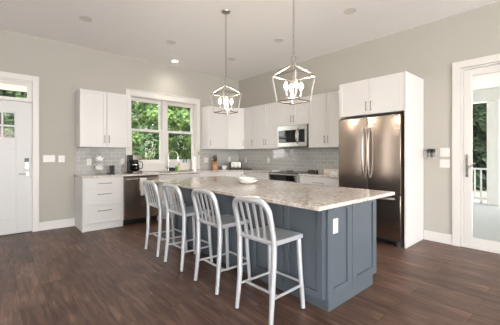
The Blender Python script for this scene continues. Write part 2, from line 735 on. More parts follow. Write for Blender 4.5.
# baseboards
BBH, BBT = 0.14, 0.016
bb = MB()
bb.box(-4.296, -3.768, -BBT, -0.001, 0, BBH)
bb.box(XW, -5.43, -BBT, -0.001, 0, BBH)
struct(bb.build('baseboard_left', M['trim'], bevel=0.004), 'white baseboard between the front door and the drawer cabinet', 'baseboard')
bb = MB()
bb.box(-BBT, -0.001, -4.718, -4.366, 0, BBH)
bb.box(-BBT, -0.001, YS, -5.92, 0, BBH)
struct(bb.build('baseboard_right', M['trim'], bevel=0.004), 'white baseboard between the refrigerator panel and the patio door', 'baseboard')

# ---- front door
t = MB()
t.box(-4.385, -4.296, -0.022, -0.001, 0, 2.555)
t.box(-5.42, -5.33, -0.022, -0.001, 0, 2.555)
t.box(-5.33, -4.385, -0.022, -0.001, 2.465, 2.555)
struct(t.build('trim_1', M['trim'], bevel=0.003), 'white casing around the front door and its transom', 'door casing')
fr = MB()                                # jambs, transom bar and transom sash
fr.box(-4.387, -4.366, 0.0, 0.17, 0, 2.468)
fr.box(-5.328, -5.308, 0.0, 0.17, 0, 2.468)
fr.box(-5.308, -4.387, 0.0, 0.17, 2.44, 2.468)
fr.box(-5.308, -4.387, 0.005, 0.10, 2.125, 2.18)
fr.box(-5.308, -4.387, 0.02, 0.06, 2.385, 2.44)
fr.box(-5.308, -5.245, 0.02, 0.06, 2.18, 2.385)
fr.box(-4.452, -4.387, 0.02, 0.06, 2.18, 2.385)
w2 = struct(fr.build('window_2', M['trim'], bevel=0.003), 'narrow transom window above the white front door', 'window')
MB().box(-5.25, -4.447, 0.036, 0.042, 2.175, 2.39).build('window_glass', M['glass'], w2)

dx0, dx1, dz0, dz1 = -5.303, -4.391, 0.012, 2.118
d = MB()
gx = [(-5.085, -4.925), (-4.925, -4.76), (-4.76, -4.596)]
lx0, lx1, lz0, lz1 = -5.09, -4.594, 1.52, 1.945
d.box(dx0, lx0, 0.012, 0.055, dz0, dz1)
d.box(lx1, dx1, 0.012, 0.055, dz0, dz1)
d.box(lx0, lx1, 0.012, 0.055, lz1, dz1)
d.box(lx0, lx1, 0.012, 0.055, 1.36, lz0)
d.box(lx0, lx1, 0.012, 0.055, dz0, 0.25)
d.box(lx0, lx1, 0.022, 0.045, 0.25, 1.36)
d.box(-4.87, -4.815, 0.012, 0.055, 0.25, 1.36)
door1 = struct(d.build('door_1', M['door'], bevel=0.003), 'white front door with small square panes at the top', 'door')
g = MB()
for xx in (-4.925, -4.76):
    g.box(xx - 0.011, xx + 0.011, 0.01, 0.05, lz0, lz1)
g.box(lx0, lx1, 0.01, 0.05, 1.711, 1.736)
for (a0, a1, c0, c1) in ((lx0, lx0 + 0.018, lz0, lz1), (lx1 - 0.018, lx1, lz0, lz1), (lx0, lx1, lz0, lz0 + 0.018), (lx0, lx1, lz1 - 0.018, lz1)):
    g.box(a0, a1, 0.008, 0.05, c0, c1)
g.build('glazing_bars', M['door'], door1, bevel=0.002)
MB().box(lx0, lx1, 0.032, 0.036, lz0, lz1).build('door_glass', M['glass'], door1)
kp = MB().box(-4.488, -4.428, -0.016, 0.012, 1.035, 1.21)
kp = tag(kp.build('keypad_lock', M['handle_steel'], door1, bevel=0.005), 'brushed nickel keypad lock')
MB().box(-4.484, -4.432, -0.020, -0.0162, 1.14, 1.206).build('keypad', M['black'], kp, bevel=0.003)
k = MB()
for i in range(2):
    for j in range(3):
        k.box(-4.474 + i * 0.02, -4.462 + i * 0.02, -0.019, -0.0162, 1.06 + j * 0.022, 1.072 + j * 0.022)
k.build('button', M['darkgrey'], kp)
h = MB().cyl((-4.456, -0.016, 0.955), 0.028, 0.027, axis='y')
h.tube([(-4.456, -0.012, 0.955), (-4.456, -0.05, 0.955), (-4.47, -0.056, 0.955), (-4.565, -0.056, 0.957)], 0.009)
h.build('door_handle', M['handle_steel'], door1, smooth=True)
sl = MB().box(-5.308, -4.387, -0.01, 0.15, 0, 0.011)
struct(sl.build('trim_2', M['darkgrey']), 'dark threshold strip under the front door', 'threshold')

# ---- kitchen window
t = MB()
t.box(-2.905, -2.815, -0.022, -0.001, 0.921, 2.553)
t.box(-1.297, -1.207, -0.022, -0.001, 0.921, 2.553)
t.box(-2.815, -1.297, -0.022, -0.001, 2.45, 2.553)
t.box(-2.915, -1.197, -0.032, -0.001, 2.553, 2.572)
t.box(-2.815, -1.297, -0.022, -0.001, 0.921, 1.07)
struct(t.build('trim_3', M['trim'], bevel=0.003), 'white casing around the kitchen window', 'window casing')
w = MB()
w.box(-2.83, -1.282, -0.05, 0.10, 1.07, 1.088)      # sill board
w.box(-2.813, -2.800, 0.0, 0.17, 1.088, 2.452)
w.box(-1.312, -1.299, 0.0, 0.17, 1.088, 2.452)
w.box(-2.800, -1.312, 0.0, 0.17, 2.44, 2.452)
w.box(-2.107, -2.007, 0.06, 0.17, 1.088, 2.44)      # mullion
win1 = struct(w.build('window_1', M['trim'], bevel=0.002), 'white double window above the kitchen sink', 'window')
for xa, xb in ((-2.800, -2.107), (-2.007, -1.312)):
    up = MB()
    up.box(xa, xa + 0.05, 0.115, 0.15, 1.75, 2.44).box(xb - 0.05, xb, 0.115, 0.15, 1.75, 2.44)
    up.box(xa + 0.05, xb - 0.05, 0.115, 0.15, 2.37, 2.44).box(xa + 0.05, xb - 0.05, 0.115, 0.15, 1.75, 1.80)
    o = up.build('upper_sash', M['trim'], win1, bevel=0.002)
    MB().box(xa + 0.045, xb - 0.045, 0.13, 0.134, 1.795, 2.375).build('pane', M['glass'], o)
    lo = MB()
    lo.box(xa, xa + 0.05, 0.075, 0.112, 1.088, 1.80).box(xb - 0.05, xb, 0.075, 0.112, 1.088, 1.80)
    lo.box(xa + 0.05, xb - 0.05, 0.075, 0.112, 1.088, 1.16).box(xa + 0.05, xb - 0.05, 0.075, 0.112, 1.752, 1.80)
    o = lo.build('lower_sash', M['trim'], win1, bevel=0.002)
    MB().box(xa + 0.045, xb - 0.045, 0.092, 0.096, 1.155, 1.757).build('pane', M['glass'], o)
    xm = (xa + xb) / 2
    MB().box(xm - 0.03, xm + 0.03, 0.08, 0.11, 1.8005, 1.818).build('sash_lock', M['white_pl'], o, bevel=0.004)

# ---- patio door
t = MB()
t.box(-0.022, -0.001, -4.815, -4.722, 0, 2.548)
t.box(-0.022, -0.001, -5.893, -5.80, 0, 2.548)
t.box(-0.022, -0.001, -5.80, -4.815, 2.455, 2.548)
t.box(0.0, 0.17, -4.845, -4.817, 0, 2.453)
t.box(0.0, 0.17, -5.798, -5.77, 0, 2.453)
t.box(0.0, 0.17, -5.77, -4.845, 2.425, 2.453)
t.box(0.0, 0.17, -5.77, -4.845, 0.001, 0.03)
struct(t.build('trim_4', M['trim'], bevel=0.003), 'white casing and jamb around the glass patio door', 'door casing')
d = MB()
ya, yb = -5.767, -4.849
d.box(0.015, 0.06, ya, ya + 0.088, 0.033, 2.422)
d.box(0.015, 0.06, yb - 0.088, yb, 0.033, 2.422)
d.box(0.015, 0.06, ya + 0.088, yb - 0.088, 2.33, 2.422)
d.box(0.015, 0.06, ya + 0.088, yb - 0.088, 0.033, 0.14)
door2 = struct(d.build('door_2', M['trim'], bevel=0.003), 'white full glass patio door opening onto the porch', 'door')
MB().box(0.035, 0.039, ya + 0.08, yb - 0.08, 0.135, 2.335).build('door_glass', M['glass'], door2)
h = MB().box(0.004, 0.015, -4.905, -4.868, 0.96, 1.27)
h = h.build('door_handle', M['steel_lt'], door2, bevel=0.004)
l = MB().cyl((-0.03, -4.886, 1.07), 0.011, 0.035, axis='x')
l.tube([(-0.03, -4.886, 1.07), (-0.04, -4.886, 1.072), (-0.044, -4.90, 1.085), (-0.044, -4.965, 1.14), (-0.04, -4.985, 1.15)], 0.009)
l.build('lever', M['steel_lt'], h, smooth=True)
MB().cyl((-0.006, -4.886, 1.2), 0.013, 0.011, axis='x').build('thumb_turn', M['nickel'], h, smooth=True)

# ---- backsplash
bs = MB()
TT = 0.009
bs.box(-3.763, -2.907, -TT, -0.001, 0.917, 1.394)
bs.box(-1.205, -TT, -TT, -0.001, 0.917, 1.394)
struct(bs.build('trim_5', M['tile']), 'grey glossy subway tile backsplash on the window wall', 'backsplash')
bs = MB().box(-TT, -0.001, -3.34, -0.001, 0.917, 1.394)
struct(bs.build('trim_6', M['tile']), 'grey glossy subway tile backsplash on the range wall', 'backsplash')

# ------------------------------------------------------------------ cabinets


def shaker(x0, x1, z0, z1, yf, t=0.019, st=0.062, rec=0.007):
    mb = MB()
    mb.box(x0, x0 + st, yf, yf + t, z0, z1)
    mb.box(x1 - st, x1, yf, yf + t, z0, z1)
    mb.box(x0 + st, x1 - st, yf, yf + t, z1 - st, z1)
    mb.box(x0 + st, x1 - st, yf, yf + t, z0, z0 + st)
    mb.box(x0 + st, x1 - st, yf + rec, yf + t, z0 + st, z1 - st)
    return mb


def bar_handle(x, z, length, yf, vert, parent, r=0.0055):
    h = length / 2
    off = 0.03
    if vert:
        p = [(x, yf, z - h), (x, yf - off, z - h), (x, yf - off, z + h), (x, yf, z + h)]
        q = [(x, yf - off, z - h - 0.012), (x, yf - off, z + h + 0.012)]
    else:
        p = [(x - h, yf, z), (x - h, yf - off, z), (x + h, yf - off, z), (x + h, yf, z)]
        q = [(x - h - 0.012, yf - off, z), (x + h + 0.012, yf - off, z)]
    mb = MB().tube(p[:2], r, 8).tube(p[2:], r, 8).tube(q, r, 8)
    return mb.build('handle', M['nickel'], parent, smooth=True)


def front(kind, x0, x1, z0, z1, yf, parent, hx=None, hz=None, vert=True, hl=0.13, mat=None, knob=False):
    st = 0.055 if kind == 'door' else 0.042
    o = shaker(x0, x1, z0, z1, yf, st=st).build(kind, mat or M['cab'], parent, bevel=0.0015, seg=1)
    if hx is not None:
        bar_handle(hx, hz, hl, yf, vert, o)
    return o


G = 0.0025
RB = -PI / 2   # rotation for wall B


def base_box(th, w, toe=0.02, openbox=False, depth=0.59):
    mb = MB()
    e = 0.0015
    if openbox:
        mb.box(e, 0.018, -depth, -0.004, 0.105, 0.884)
        mb.box(w - 0.018, w - e, -depth, -0.004, 0.105, 0.884)
        mb.box(0.018, w - 0.018, -depth, -0.004, 0.105, 0.123)
        mb.box(0.018, w - 0.018, -0.02, -0.004, 0.123, 0.884)
    else:
        mb.box(e, w - e, -depth, -0.004, 0.105, 0.884)
    mb.build('body', M['carc'], th, bevel=0.0015, seg=1)
    MB().box(e, w - e, -depth + toe - 0.0, -0.004, 0.001, 0.105).build('toe_kick', M['cab'], th)


YF = -0.61
# drawer cabinet at the left end
t = thing('drawer_cabinet', 'white three-drawer base cabinet at the left end of the window wall', 'cabinet', (-3.763, 0, 0))
w = 0.628
base_box(t, w, 0.01)
sp = MB().box(-0.018, 0.0, -0.612, -0.004, 0.001, 0.884)
sp.build('side_panel', M['cab'], t, bevel=0.0015)
for z0, z1 in ((0.695, 0.868), (0.415, 0.69), (0.115, 0.41)):
    front('drawer', G, w - G, z0, z1, YF, t, w / 2, z1 - 0.085 if z1 < 0.8 else (z0 + z1) / 2, False, 0.20)
# sink base
t = thing('sink_cabinet', 'white double-door base cabinet under the kitchen sink', 'cabinet', (-2.490, 0, 0))
w = 0.912
base_box(t, w, 0.06, True)
front('false_drawer', G, w - G, 0.70, 0.868, YF, t)
front('door', G, w / 2 - G, 0.115, 0.69, YF, t, w / 2 - 0.04, 0.58)
front('door', w / 2 + G, w - G, 0.115, 0.69, YF, t, w / 2 + 0.04, 0.58)
t = thing('base_cabinet', 'white base cabinet between the sink cabinet and the corner cabinet', 'cabinet', (-1.576, 0, 0))
w = 0.660
base_box(t, w, 0.06)
front('drawer', G, w - G, 0.70, 0.868, YF, t, w / 2, 0.785, False, 0.13)
front('door', G, w / 2 - G, 0.115, 0.69, YF, t, w / 2 - 0.04, 0.58)
front('door', w / 2 + G, w - G, 0.115, 0.69, YF, t, w / 2 + 0.04, 0.58)
# corner base
t = thing('corner_base_cabinet', 'white diagonal corner base cabinet below the toaster', 'cabinet', (0, 0, 0))
MB().prism([(-0.912, -0.004), (-0.004, -0.004), (-0.004, -0.912), (-0.59, -0.912), (-0.912, -0.59)], 0.105, 0.884).build('body', M['carc'], t)
MB().prism([(-0.912, -0.01), (-0.01, -0.01), (-0.01, -0.912), (-0.54, -0.912), (-0.912, -0.54)], 0.001, 0.105).build('toe_kick', M['cab'], t)
L = math.hypot(0.322, 0.322)
o = shaker(0.022, L - 0.022, 0.115, 0.868, -0.021, st=0.055).build('door', M['cab'], t, bevel=0.0015, seg=1, loc=(-0.912, -0.59, 0), rz=-PI / 4)
MB().lathe([(0.005, 0), (0.005, 0.014), (0.013, 0.018), (0.013, 0.026), (0.001, 0.028)], (0, 0, 0), 14, 'y').build(
    'knob', M['nickel'], o, smooth=True, loc=(L - 0.06, -0.021, 0.81), rz=PI)
# B run
t = thing('base_cabinet', 'white drawer and door base cabinet between the corner and the range', 'cabinet', (0, -0.914, 0), RB)
w = 0.813
base_box(t, w, 0.06)
front('drawer', G, w - G, 0.70, 0.868, YF, t, w / 2, 0.785, False, 0.13)
front('door', G, w / 2 - G, 0.115, 0.69, YF, t, w / 2 - 0.04, 0.58)
front('door', w / 2 + G, w - G, 0.115, 0.69, YF, t, w / 2 + 0.04, 0.58)
t = thing('base_cabinet', 'white drawer base cabinet between the range and the refrigerator', 'cabinet', (0, -2.498, 0), RB)
w = 0.848
base_box(t, w, 0.06)
for z0, z1 in ((0.69, 0.868), (0.41, 0.685), (0.115, 0.405)):
    front('drawer', G, w - G, z0, z1, YF, t, w * 0.5, (z0 + z1) / 2, False, 0.20)

# ---- countertops
CZ0, CZ1, CF = 0.886, 0.915, -0.642
hx0, hx1, hy0, hy1 = -2.40, -1.68, -0.53, -0.15
c = MB()
c.box(-3.795, hx0, CF, -0.002, CZ0, CZ1)
c.box(hx0, hx1, CF, hy0, CZ0, CZ1)
c.box(hx0, hx1, hy1, -0.002, CZ0, CZ1)
c.box(hx1, -0.93, CF, -0.002, CZ0, CZ1)
c.prism([(-0.93, -0.002), (-0.002, -0.002), (-0.002, -0.93), (CF, -0.93), (-0.93, CF)], CZ0, CZ1)
c.box(CF, -0.002, -1.729, -0.93, CZ0, CZ1)
ct = tag(c.build('countertop', M['granite']), 'L-shaped granite countertop running under the kitchen window and round the corner', 'countertop')
c = MB().box(CF, -0.002, -3.346, -2.497, CZ0, CZ1)
tag(c.build('countertop', M['granite']), 'short granite countertop between the range and the refrigerator', 'countertop')

# sink
s = MB()
s.box(hx0 + 0.002, hx1 - 0.002, hy0 + 0.002, hy1 - 0.002, 0.70, 0.71)
for a in ((hx0 + 0.002, hx0 + 0.01, hy0 + 0.002, hy1 - 0.002), (hx1 - 0.01, hx1 - 0.002, hy0 + 0.002, hy1 - 0.002),
          (hx0 + 0.01, hx1 - 0.01, hy0 + 0.002, hy0 + 0.01), (hx0 + 0.01, hx1 - 0.01, hy1 - 0.01, hy1 - 0.002)):
    s.box(a[0], a[1], a[2], a[3], 0.71, 0.905)
t = thing('sink', 'stainless undermount sink below the kitchen window', 'sink', (0, 0, 0))
s.build('basin', M['steel_lt'], t)
MB().cyl((-2.04, -0.34, 0.7102), 0.045, 0.004).build('drain', M['chrome'], t, smooth=True)
# faucet
t = thing('faucet', 'tall chrome gooseneck faucet behind the sink', 'faucet', (-2.035, -0.09, CZ1))
MB().lathe([(0.027, 0.0005), (0.027, 0.012), (0.019, 0.03), (0.017, 0.09), (0.014, 0.10)], n=18).build('base', M['chrome'], t, smooth=True)
pts = [(0, 0, 0.08), (0, 0, 0.30)]
pts += [(0.085 - 0.085 * math.cos(a), -0.05 * (1 - math.cos(a)), 0.32 + 0.105 * math.sin(a)) for a in [PI * i / 12 for i in range(1, 12)]]
pts += [(0.172, -0.10, 0.29)]
MB().tube(pts, 0.0125, 12).build('spout', M['chrome'], t, smooth=True)
MB().tube([(0.172, -0.10, 0.292), (0.174, -0.10, 0.23)], [0.017, 0.019], 12).build('spray_head', M['chrome'], t, smooth=True)
MB().tube([(-0.015, 0, 0.06), (-0.05, 0, 0.065), (-0.075, -0.005, 0.11)], [0.009, 0.008, 0.006], 10).build('lever', M['chrome'], t, smooth=True)

# ---- dishwasher
t = thing('dishwasher', 'stainless steel dishwasher between the drawers and the sink', 'dishwasher', (-3.131, 0, 0))
w = 0.637
MB().box(0.002, w - 0.002, -0.585, -0.01, 0.10, 0.882).build('body', M['darkgrey'], t)
MB().box(0.004, w - 0.004, -0.54, -0.01, 0.002, 0.10).build('toe_kick', M['black'], t)
o = MB().box(0.006, w - 0.006, -0.622, -0.588, 0.105, 0.856).build('door', M['steel'], t, bevel=0.006)
MB().tube([(0.05, -0.62, 0.825), (0.05, -0.662, 0.825), (w - 0.05, -0.662, 0.825), (w - 0.05, -0.62, 0.825)], 0.011, 10).build('handle', M['steel_lt'], o, smooth=True)
MB().box(0.006, w - 0.006, -0.61, -0.588, 0.8585, 0.878).build('control_strip', M['black'], t, bevel=0.002)


def cloth_towel():
    mb = MB()
    n, k = 10, 16
    x0, x1 = -2.868, -2.752
    prof = [(-0.633, 0.60), (-0.634, 0.80), (-0.638, 0.832), (-0.650, 0.842), (-0.668, 0.842), (-0.681, 0.833), (-0.684, 0.80), (-0.687, 0.70), (-0.688, 0.60), (-0.688, 0.525)]
    vs = []
    for i, (y, z) in enumerate(prof):
        for j in range(k + 1):
            u = j / k
            amp = 0.004 if (i > 5) else 0.0
            vs.append((x0 + (x1 - x0) * u + 0.004 * math.sin(i), y - amp * (1 + math.sin(u * 9.0 + 0.4)) * (i - 5) / 4 if i > 5 else y, z))
    base = len(mb.v)
    mb.v += vs
    for i in range(len(prof) - 1):
        for j in range(k):
            a = base + i * (k + 1) + j
            mb.f.append((a, a + 1, a + k + 2, a + k + 1))
    return mb


o = cloth_towel().build('dish_towel', M['cloth'], smooth=True)
so = o.modifiers.new('thick', 'SOLIDIFY')
so.thickness = 0.004
tag(o, 'white dish towel hanging over the dishwasher handle', 'towel')

# ---- upper cabinets
UB, UT = 1.398, 2.391


def upper(name, label, loc, rz, w, doors, z0=UB, z1=UT, depth=0.31, group=None):
    t = thing(name, label, 'cabinet', loc, rz, group)
    MB().box(0.0015, w - 0.0015, -depth, -0.004, z0, z1).build('body', M['cab'], t, bevel=0.0015, seg=1)
    for x0, x1, hx in doors:
        hz = z0 + (0.145 if z1 - z0 > 0.7 else 0.125)
        front('door', x0 + G, x1 - G, z0 + 0.002, z1 - 0.004, -depth - 0.02, t, hx, hz, True, 0.11)
    return t


w = 0.76
upper('upper_cabinet', 'white two-door wall cabinet left of the kitchen window above the coffee maker', (-3.763, 0, 0), 0, 0.852,
      [(0, 0.426, 0.39), (0.426, 0.852, 0.462)])
upper('upper_cabinet', 'white single-door wall cabinet just right of the kitchen window', (-1.165, 0, 0), 0, 0.553, [(0, 0.553, 0.035)])
t = thing('corner_upper_cabinet', 'white diagonal corner wall cabinet above the toaster', 'cabinet', (0, 0, 0))
MB().prism([(-0.610, -0.004), (-0.004, -0.004), (-0.004, -0.610), (-0.31, -0.610), (-0.610, -0.31)], UB, UT).build('body', M['cab'], t)
L = math.hypot(0.30, 0.30)
o = shaker(0.018, L - 0.018, UB + 0.002, UT - 0.004, -0.02, st=0.055).build('door', M['cab'], t, bevel=0.0015, seg=1, loc=(-0.610, -0.31, 0), rz=-PI / 4)
bar_handle(L - 0.045, UB + 0.145, 0.11, -0.02, True, o)
upper('upper_cabinet', 'narrow white single-door wall cabinet beside the corner on the range wall', (0, -0.612, 0), RB, 0.319, [(0, 0.319, 0.29)])
upper('upper_cabinet', 'white two-door wall cabinet left of the microwave', (0, -0.932, 0), RB, 0.797, [(0, 0.3985, 0.364), (0.3985, 0.797, 0.433)])
upper('upper_cabinet', 'short white two-door wall cabinet directly above the microwave', (0, -1.731, 0), RB, 0.762,
      [(0, 0.381, 0.347), (0.381, 0.762, 0.415)], z0=1.862)
upper('upper_cabinet', 'white two-door wall cabinet between the microwave and the refrigerator', (0, -2.495, 0), RB, 0.806,
      [(0, 0.403, 0.367), (0.403, 0.806, 0.439)])
# refrigerator enclosure
t = thing('refrigerator_cabinet', 'white two-door cabinet above the refrigerator with tall end panels', 'cabinet', (0, -3.352, 0), RB)
wf = 1.008
MB().box(0.0, 0.018, -0.652, -0.004, 0.001, UT).build('side_panel', M['cab'], t, bevel=0.001, seg=1)
MB().box(wf - 0.022, wf, -0.674, -0.004, 0.001, UT).build('side_panel', M['cab'], t, bevel=0.001, seg=1)
MB().box(0.0185, wf - 0.0225, -0.652, -0.004, 1.862, UT).build('body', M['cab'], t)
for x0, x1, hx in ((0.004, 0.494, 0.458), (0.494, 0.982, 0.530)):
    front('door', x0 + G, x1 - G, 1.866, UT - 0.004, -0.673, t, hx, 1.985, True, 0.11)

# ---- microwave
t = thing('microwave', 'stainless over-the-range microwave mounted between wall cabinets', 'microwave', (0, -1.738, 0), RB)
w = 0.754
MB().box(0.002, w - 0.002, -0.36, -0.006, 1.425, 1.856).build('body', M['black'], t, bevel=0.002)
fr = MB()
dz0, dz1 = 1.428, 1.853
dw = 0.565
fr.box(0.003, dw, -0.388, -0.361, dz1 - 0.095, dz1)
fr.box(0.003, dw, -0.388, -0.361, dz0, dz0 + 0.082)
fr.box(0.003, 0.035, -0.388, -0.361, dz0 + 0.082, dz1 - 0.095)
fr.box(dw - 0.06, dw, -0.388, -0.361, dz0 + 0.082, dz1 - 0.095)
dr = fr.build('door', M['steel_lt'], t, bevel=0.003)
MB().box(0.035, dw - 0.06, -0.385, -0.364, dz0 + 0.082, dz1 - 0.095).build('door_window', M['blackglass'], dr)
pts = [(dw - 0.03, -0.387, dz0 + 0.05)] + [(dw - 0.03, -0.387 - 0.05 * math.sin(PI * i / 8), dz0 + 0.05 + 0.32 * i / 8) for i in range(1, 8)] + [(dw - 0.03, -0.387, dz0 + 0.37)]
MB().tube(pts, 0.012, 10).build('handle', M['steel_lt'], dr, smooth=True)
cp = MB()
cp.box(dw + 0.003, w - 0.003, -0.388, -0.361, dz1 - 0.095, dz1)
cp.box(dw + 0.003, w - 0.003, -0.388, -0.361, dz0, dz0 + 0.082)
cp.box(w - 0.045, w - 0.003, -0.388, -0.361, dz0 + 0.082, dz1 - 0.095)
p = cp.build('control_panel', M['steel_lt'], t, bevel=0.003)
MB().box(dw + 0.003, w - 0.045, -0.386, -0.362, dz0 + 0.082, dz1 - 0.095).build('keypad', M['blackglass'], p)

# ---- range
t = thing('range', 'stainless slide-in range with black glass panel below the microwave', 'range', (0, -1.733, 0), RB)
w = 0.762
MB().box(0.003, w - 0.003, -0.615, -0.02, 0.02, 0.905).build('body', M['darkgrey'], t)
MB().box(0.001, w - 0.001, -0.655, -0.012, 0.9055, 0.921).build('cooktop', M['blackglass'], t, bevel=0.003)
pn = MB()
pn.box(0.003, w - 0.003, -0.662, -0.618, 0.872, 0.904)
pn.box(0.003, 0.04, -0.662, -0.618, 0.762, 0.872)
pn.box(w - 0.06, w - 0.003, -0.662, -0.618, 0.762, 0.872)
pn.box(0.003, w - 0.003, -0.662, -0.618, 0.745, 0.762)
pn = pn.build('control_panel', M['steel_lt'], t, bevel=0.002)
MB().box(0.04, w - 0.06, -0.659, -0.62, 0.762, 0.872).build('display', M['blackglass'], pn)
dr = MB().box(0.003, w - 0.003, -0.655, -0.618, 0.20, 0.742).build('oven_door', M['steel'], t, bevel=0.004)
MB().box(0.09, w - 0.09, -0.6565, -0.6552, 0.30, 0.62).build('door_window', M['blackglass'], dr)
MB().tube([(0.06, -0.655, 0.70), (0.06, -0.70, 0.70), (w - 0.06, -0.70, 0.70), (w - 0.06, -0.655, 0.70)], 0.011, 10).build('handle', M['steel_lt'], dr, smooth=True)
MB().box(0.003, w - 0.003, -0.65, -0.618, 0.03, 0.195).build('storage_drawer', M['steel'], t, bevel=0.004)
MB().box(0.02, w - 0.02, -0.60, -0.03, 0.0, 0.02).build('foot_plinth', M['black'], t)
for (bx, by, r) in ((0.2, -0.45, 0.1), (0.56, -0.45, 0.08), (0.2, -0.19, 0.075), (0.56, -0.19, 0.1)):
    MB().lathe([(r, 0.9212), (r, 0.9222), (r - 0.006, 0.9222), (r - 0.006, 0.9212)], (bx, by, 0), 32).build('burner_ring', M['darkgrey'], t, smooth=True)

# ---- refrigerator
t = thing('refrigerator', 'tall stainless French-door refrigerator with bottom freezer drawer', 'refrigerator', (0, -3.385, 0), RB)
w = 0.932
MB().box(0.006, w - 0.006, -0.665, -0.03, 0.06, 1.815).build('body', M['darkgrey'], t, bevel=0.003)
MB().box(0.03, w - 0.03, -0.62, -0.06, 0.012, 0.06).build('base_grille', M['black'], t)
for fx in (0.012, w - 0.072):
    MB().box(fx, fx + 0.06, -0.70, -0.60, 0.001, 0.058).build('foot', M['darkgrey'], t, bevel=0.003)


def curved_front(x0, x1, z0, z1, yb, yf, bow=0.012, n=10):
    mb = MB()
    poly = [(x0, yb)] + [(x0 + (x1 - x0) * i / n, yf - bow * math.sin(PI * i / n)) for i in range(n + 1)] + [(x1, yb)]
    return mb.prism(poly, z0, z1)


for x0, x1, hx in ((0.004, 0.464, 0.424), (0.468, w - 0.004, 0.508)):
    d = curved_front(x0, x1, 0.722, 1.812, -0.668, -0.738).build('door', M['steel'], t, smooth=True, bevel=0.004)
    pts = [(hx, -0.742, 0.93)] + [(hx, -0.748 - 0.055 * math.sin(PI * i / 12) ** 0.5, 0.93 + 0.72 * i / 12) for i in range(1, 12)] + [(hx, -0.742, 1.65)]
    MB().tube(pts, 0.016, 12, squash=((1, 0, 0), 0.75)).build('handle', M['handle_steel'], d, smooth=True)
d = curved_front(0.004, w - 0.004, 0.10, 0.714, -0.668, -0.738).build('freezer_drawer', M['steel'], t, smooth=True, bevel=0.004)
pts = [(0.08, -0.742, 0.66)] + [(0.08 + 0.772 * i / 14, -0.75 - 0.055 * math.sin(PI * i / 14) ** 0.5, 0.66) for i in range(1, 14)] + [(0.852, -0.742, 0.66)]
MB().tube(pts, 0.016, 12).build('handle', M['handle_steel'], d, smooth=True)
MB().box(0.01, w - 0.01, -0.70, -0.62, 1.8155, 1.835).build('hinge_cover', M['black'], t)

# ------------------------------------------------------------------ island
IX0, IX1, IY0, IY1 = -2.916, -2.065, -4.575, -2.10
t = thing('kitchen_island', 'slate blue panelled kitchen island under the large granite top', 'kitchen island', (0, 0, 0))
MB().box(IX0 + 0.021, IX1, IY0, IY1, 0.12, 0.884).build('body', M['island'], t, bevel=0.001, seg=1)
MB().box(-2.822, IX1 + 0.002, IY0 + 0.010, IY1 - 0.008, 0.001, 0.12).build('toe_kick', M['island'], t, bevel=0.001, seg=1)
# end panel: two framed panels on the near end
for xa, xb in ((-2.880, -2.519), (-2.511, -2.062)):
    shaker(xa, xb, 0.125, 0.883, -4.600, t=0.024, st=0.07, rec=0.014).build('end_panel', M['island'], t, bevel=0.002)
# seat side: face frame with framed panels
n = 6
L = IY1 - IY0
pw = L / n
for i in range(n):
    o = shaker(0.004, pw - 0.004, 0.125, 0.883, 0, t=0.02, st=0.055, rec=0.014).build('side_panel', M['island'], t, bevel=0.0015, seg=1,
                                                                                     loc=(IX0, IY1 - i * pw, 0), rz=RB)
c = MB().box(-3.213, -2.006, -4.75, -1.99, CZ0, CZ1)
tag(c.build('island_countertop', M['granite'], bevel=0.004), 'large rectangular speckled granite top on the blue island', 'countertop')


def plate(name, label, loc, rz, w=0.075, h=0.118, kind='outlet', gang=1, group=None):
    """wall plate in the local xz plane facing -y, centred on loc"""
    t = thing(name, label, 'outlet' if kind == 'outlet' else 'light switch', loc, rz, group)
    MB().box(-w / 2, w / 2, -0.007, -0.0005, -h / 2, h / 2).build('cover_plate', M['white_pl'], t, bevel=0.002)
    for g in range(gang):
        cx = (g - (gang - 1) / 2) * 0.046
        if kind == 'outlet':
            for cz in (-0.021, 0.021):
                MB().box(cx - 0.015, cx + 0.015, -0.0092, -0.0072, cz - 0.014, cz + 0.014).build('socket', M['carc'], t, bevel=0.002)
        else:
            MB().box(cx - 0.005, cx + 0.005, -0.018, -0.0072, -0.006, 0.014).build('toggle', M['white_pl'], t, bevel=0.001)
    return t


plate('outlet', 'white outlet on the near end of the blue island', (-2.773, -4.5915, 0.69), 0)
T = -TT
plate('outlet', 'white outlet on the tile left of the mug tree', (-3.552, T, 1.13), 0)
plate('outlet', 'white outlet on the tile just left of the coffee maker', (-2.955, T, 1.135), 0)
plate('outlet', 'white double outlet on the tile between window and knife block', (-1.03, T, 1.138), 0, 0.115, gang=2)
plate('outlet', 'white outlet on the tile behind the toaster left of the corner', (-0.326, T, 1.15), 0)
plate('outlet', 'white outlet on range wall tile nearest the corner', (T, -0.297, 1.135), RB)
plate('outlet', 'white outlet on range wall tile below the two-door cabinet', (T, -1.105, 1.135), RB)
plate('light_switch', 'wide three-gang white light switch nearer the front door', (-4.158, 0, 1.198), 0, 0.166, kind='switch', gang=3)
plate('light_switch', 'smaller two-gang white light switch right of the three-gang one', (-3.979, 0, 1.193), 0, 0.094, kind='switch', gang=2)
plate('light_switch', 'upper of two white switch plates left of the patio door', (0, -4.63, 1.299), RB, 0.122, 0.125, kind='switch', gang=2)
plate('light_switch', 'lower of two white switch plates left of the patio door', (0, -4.63, 1.139), RB, 0.122, 0.118, kind='switch', gang=2)
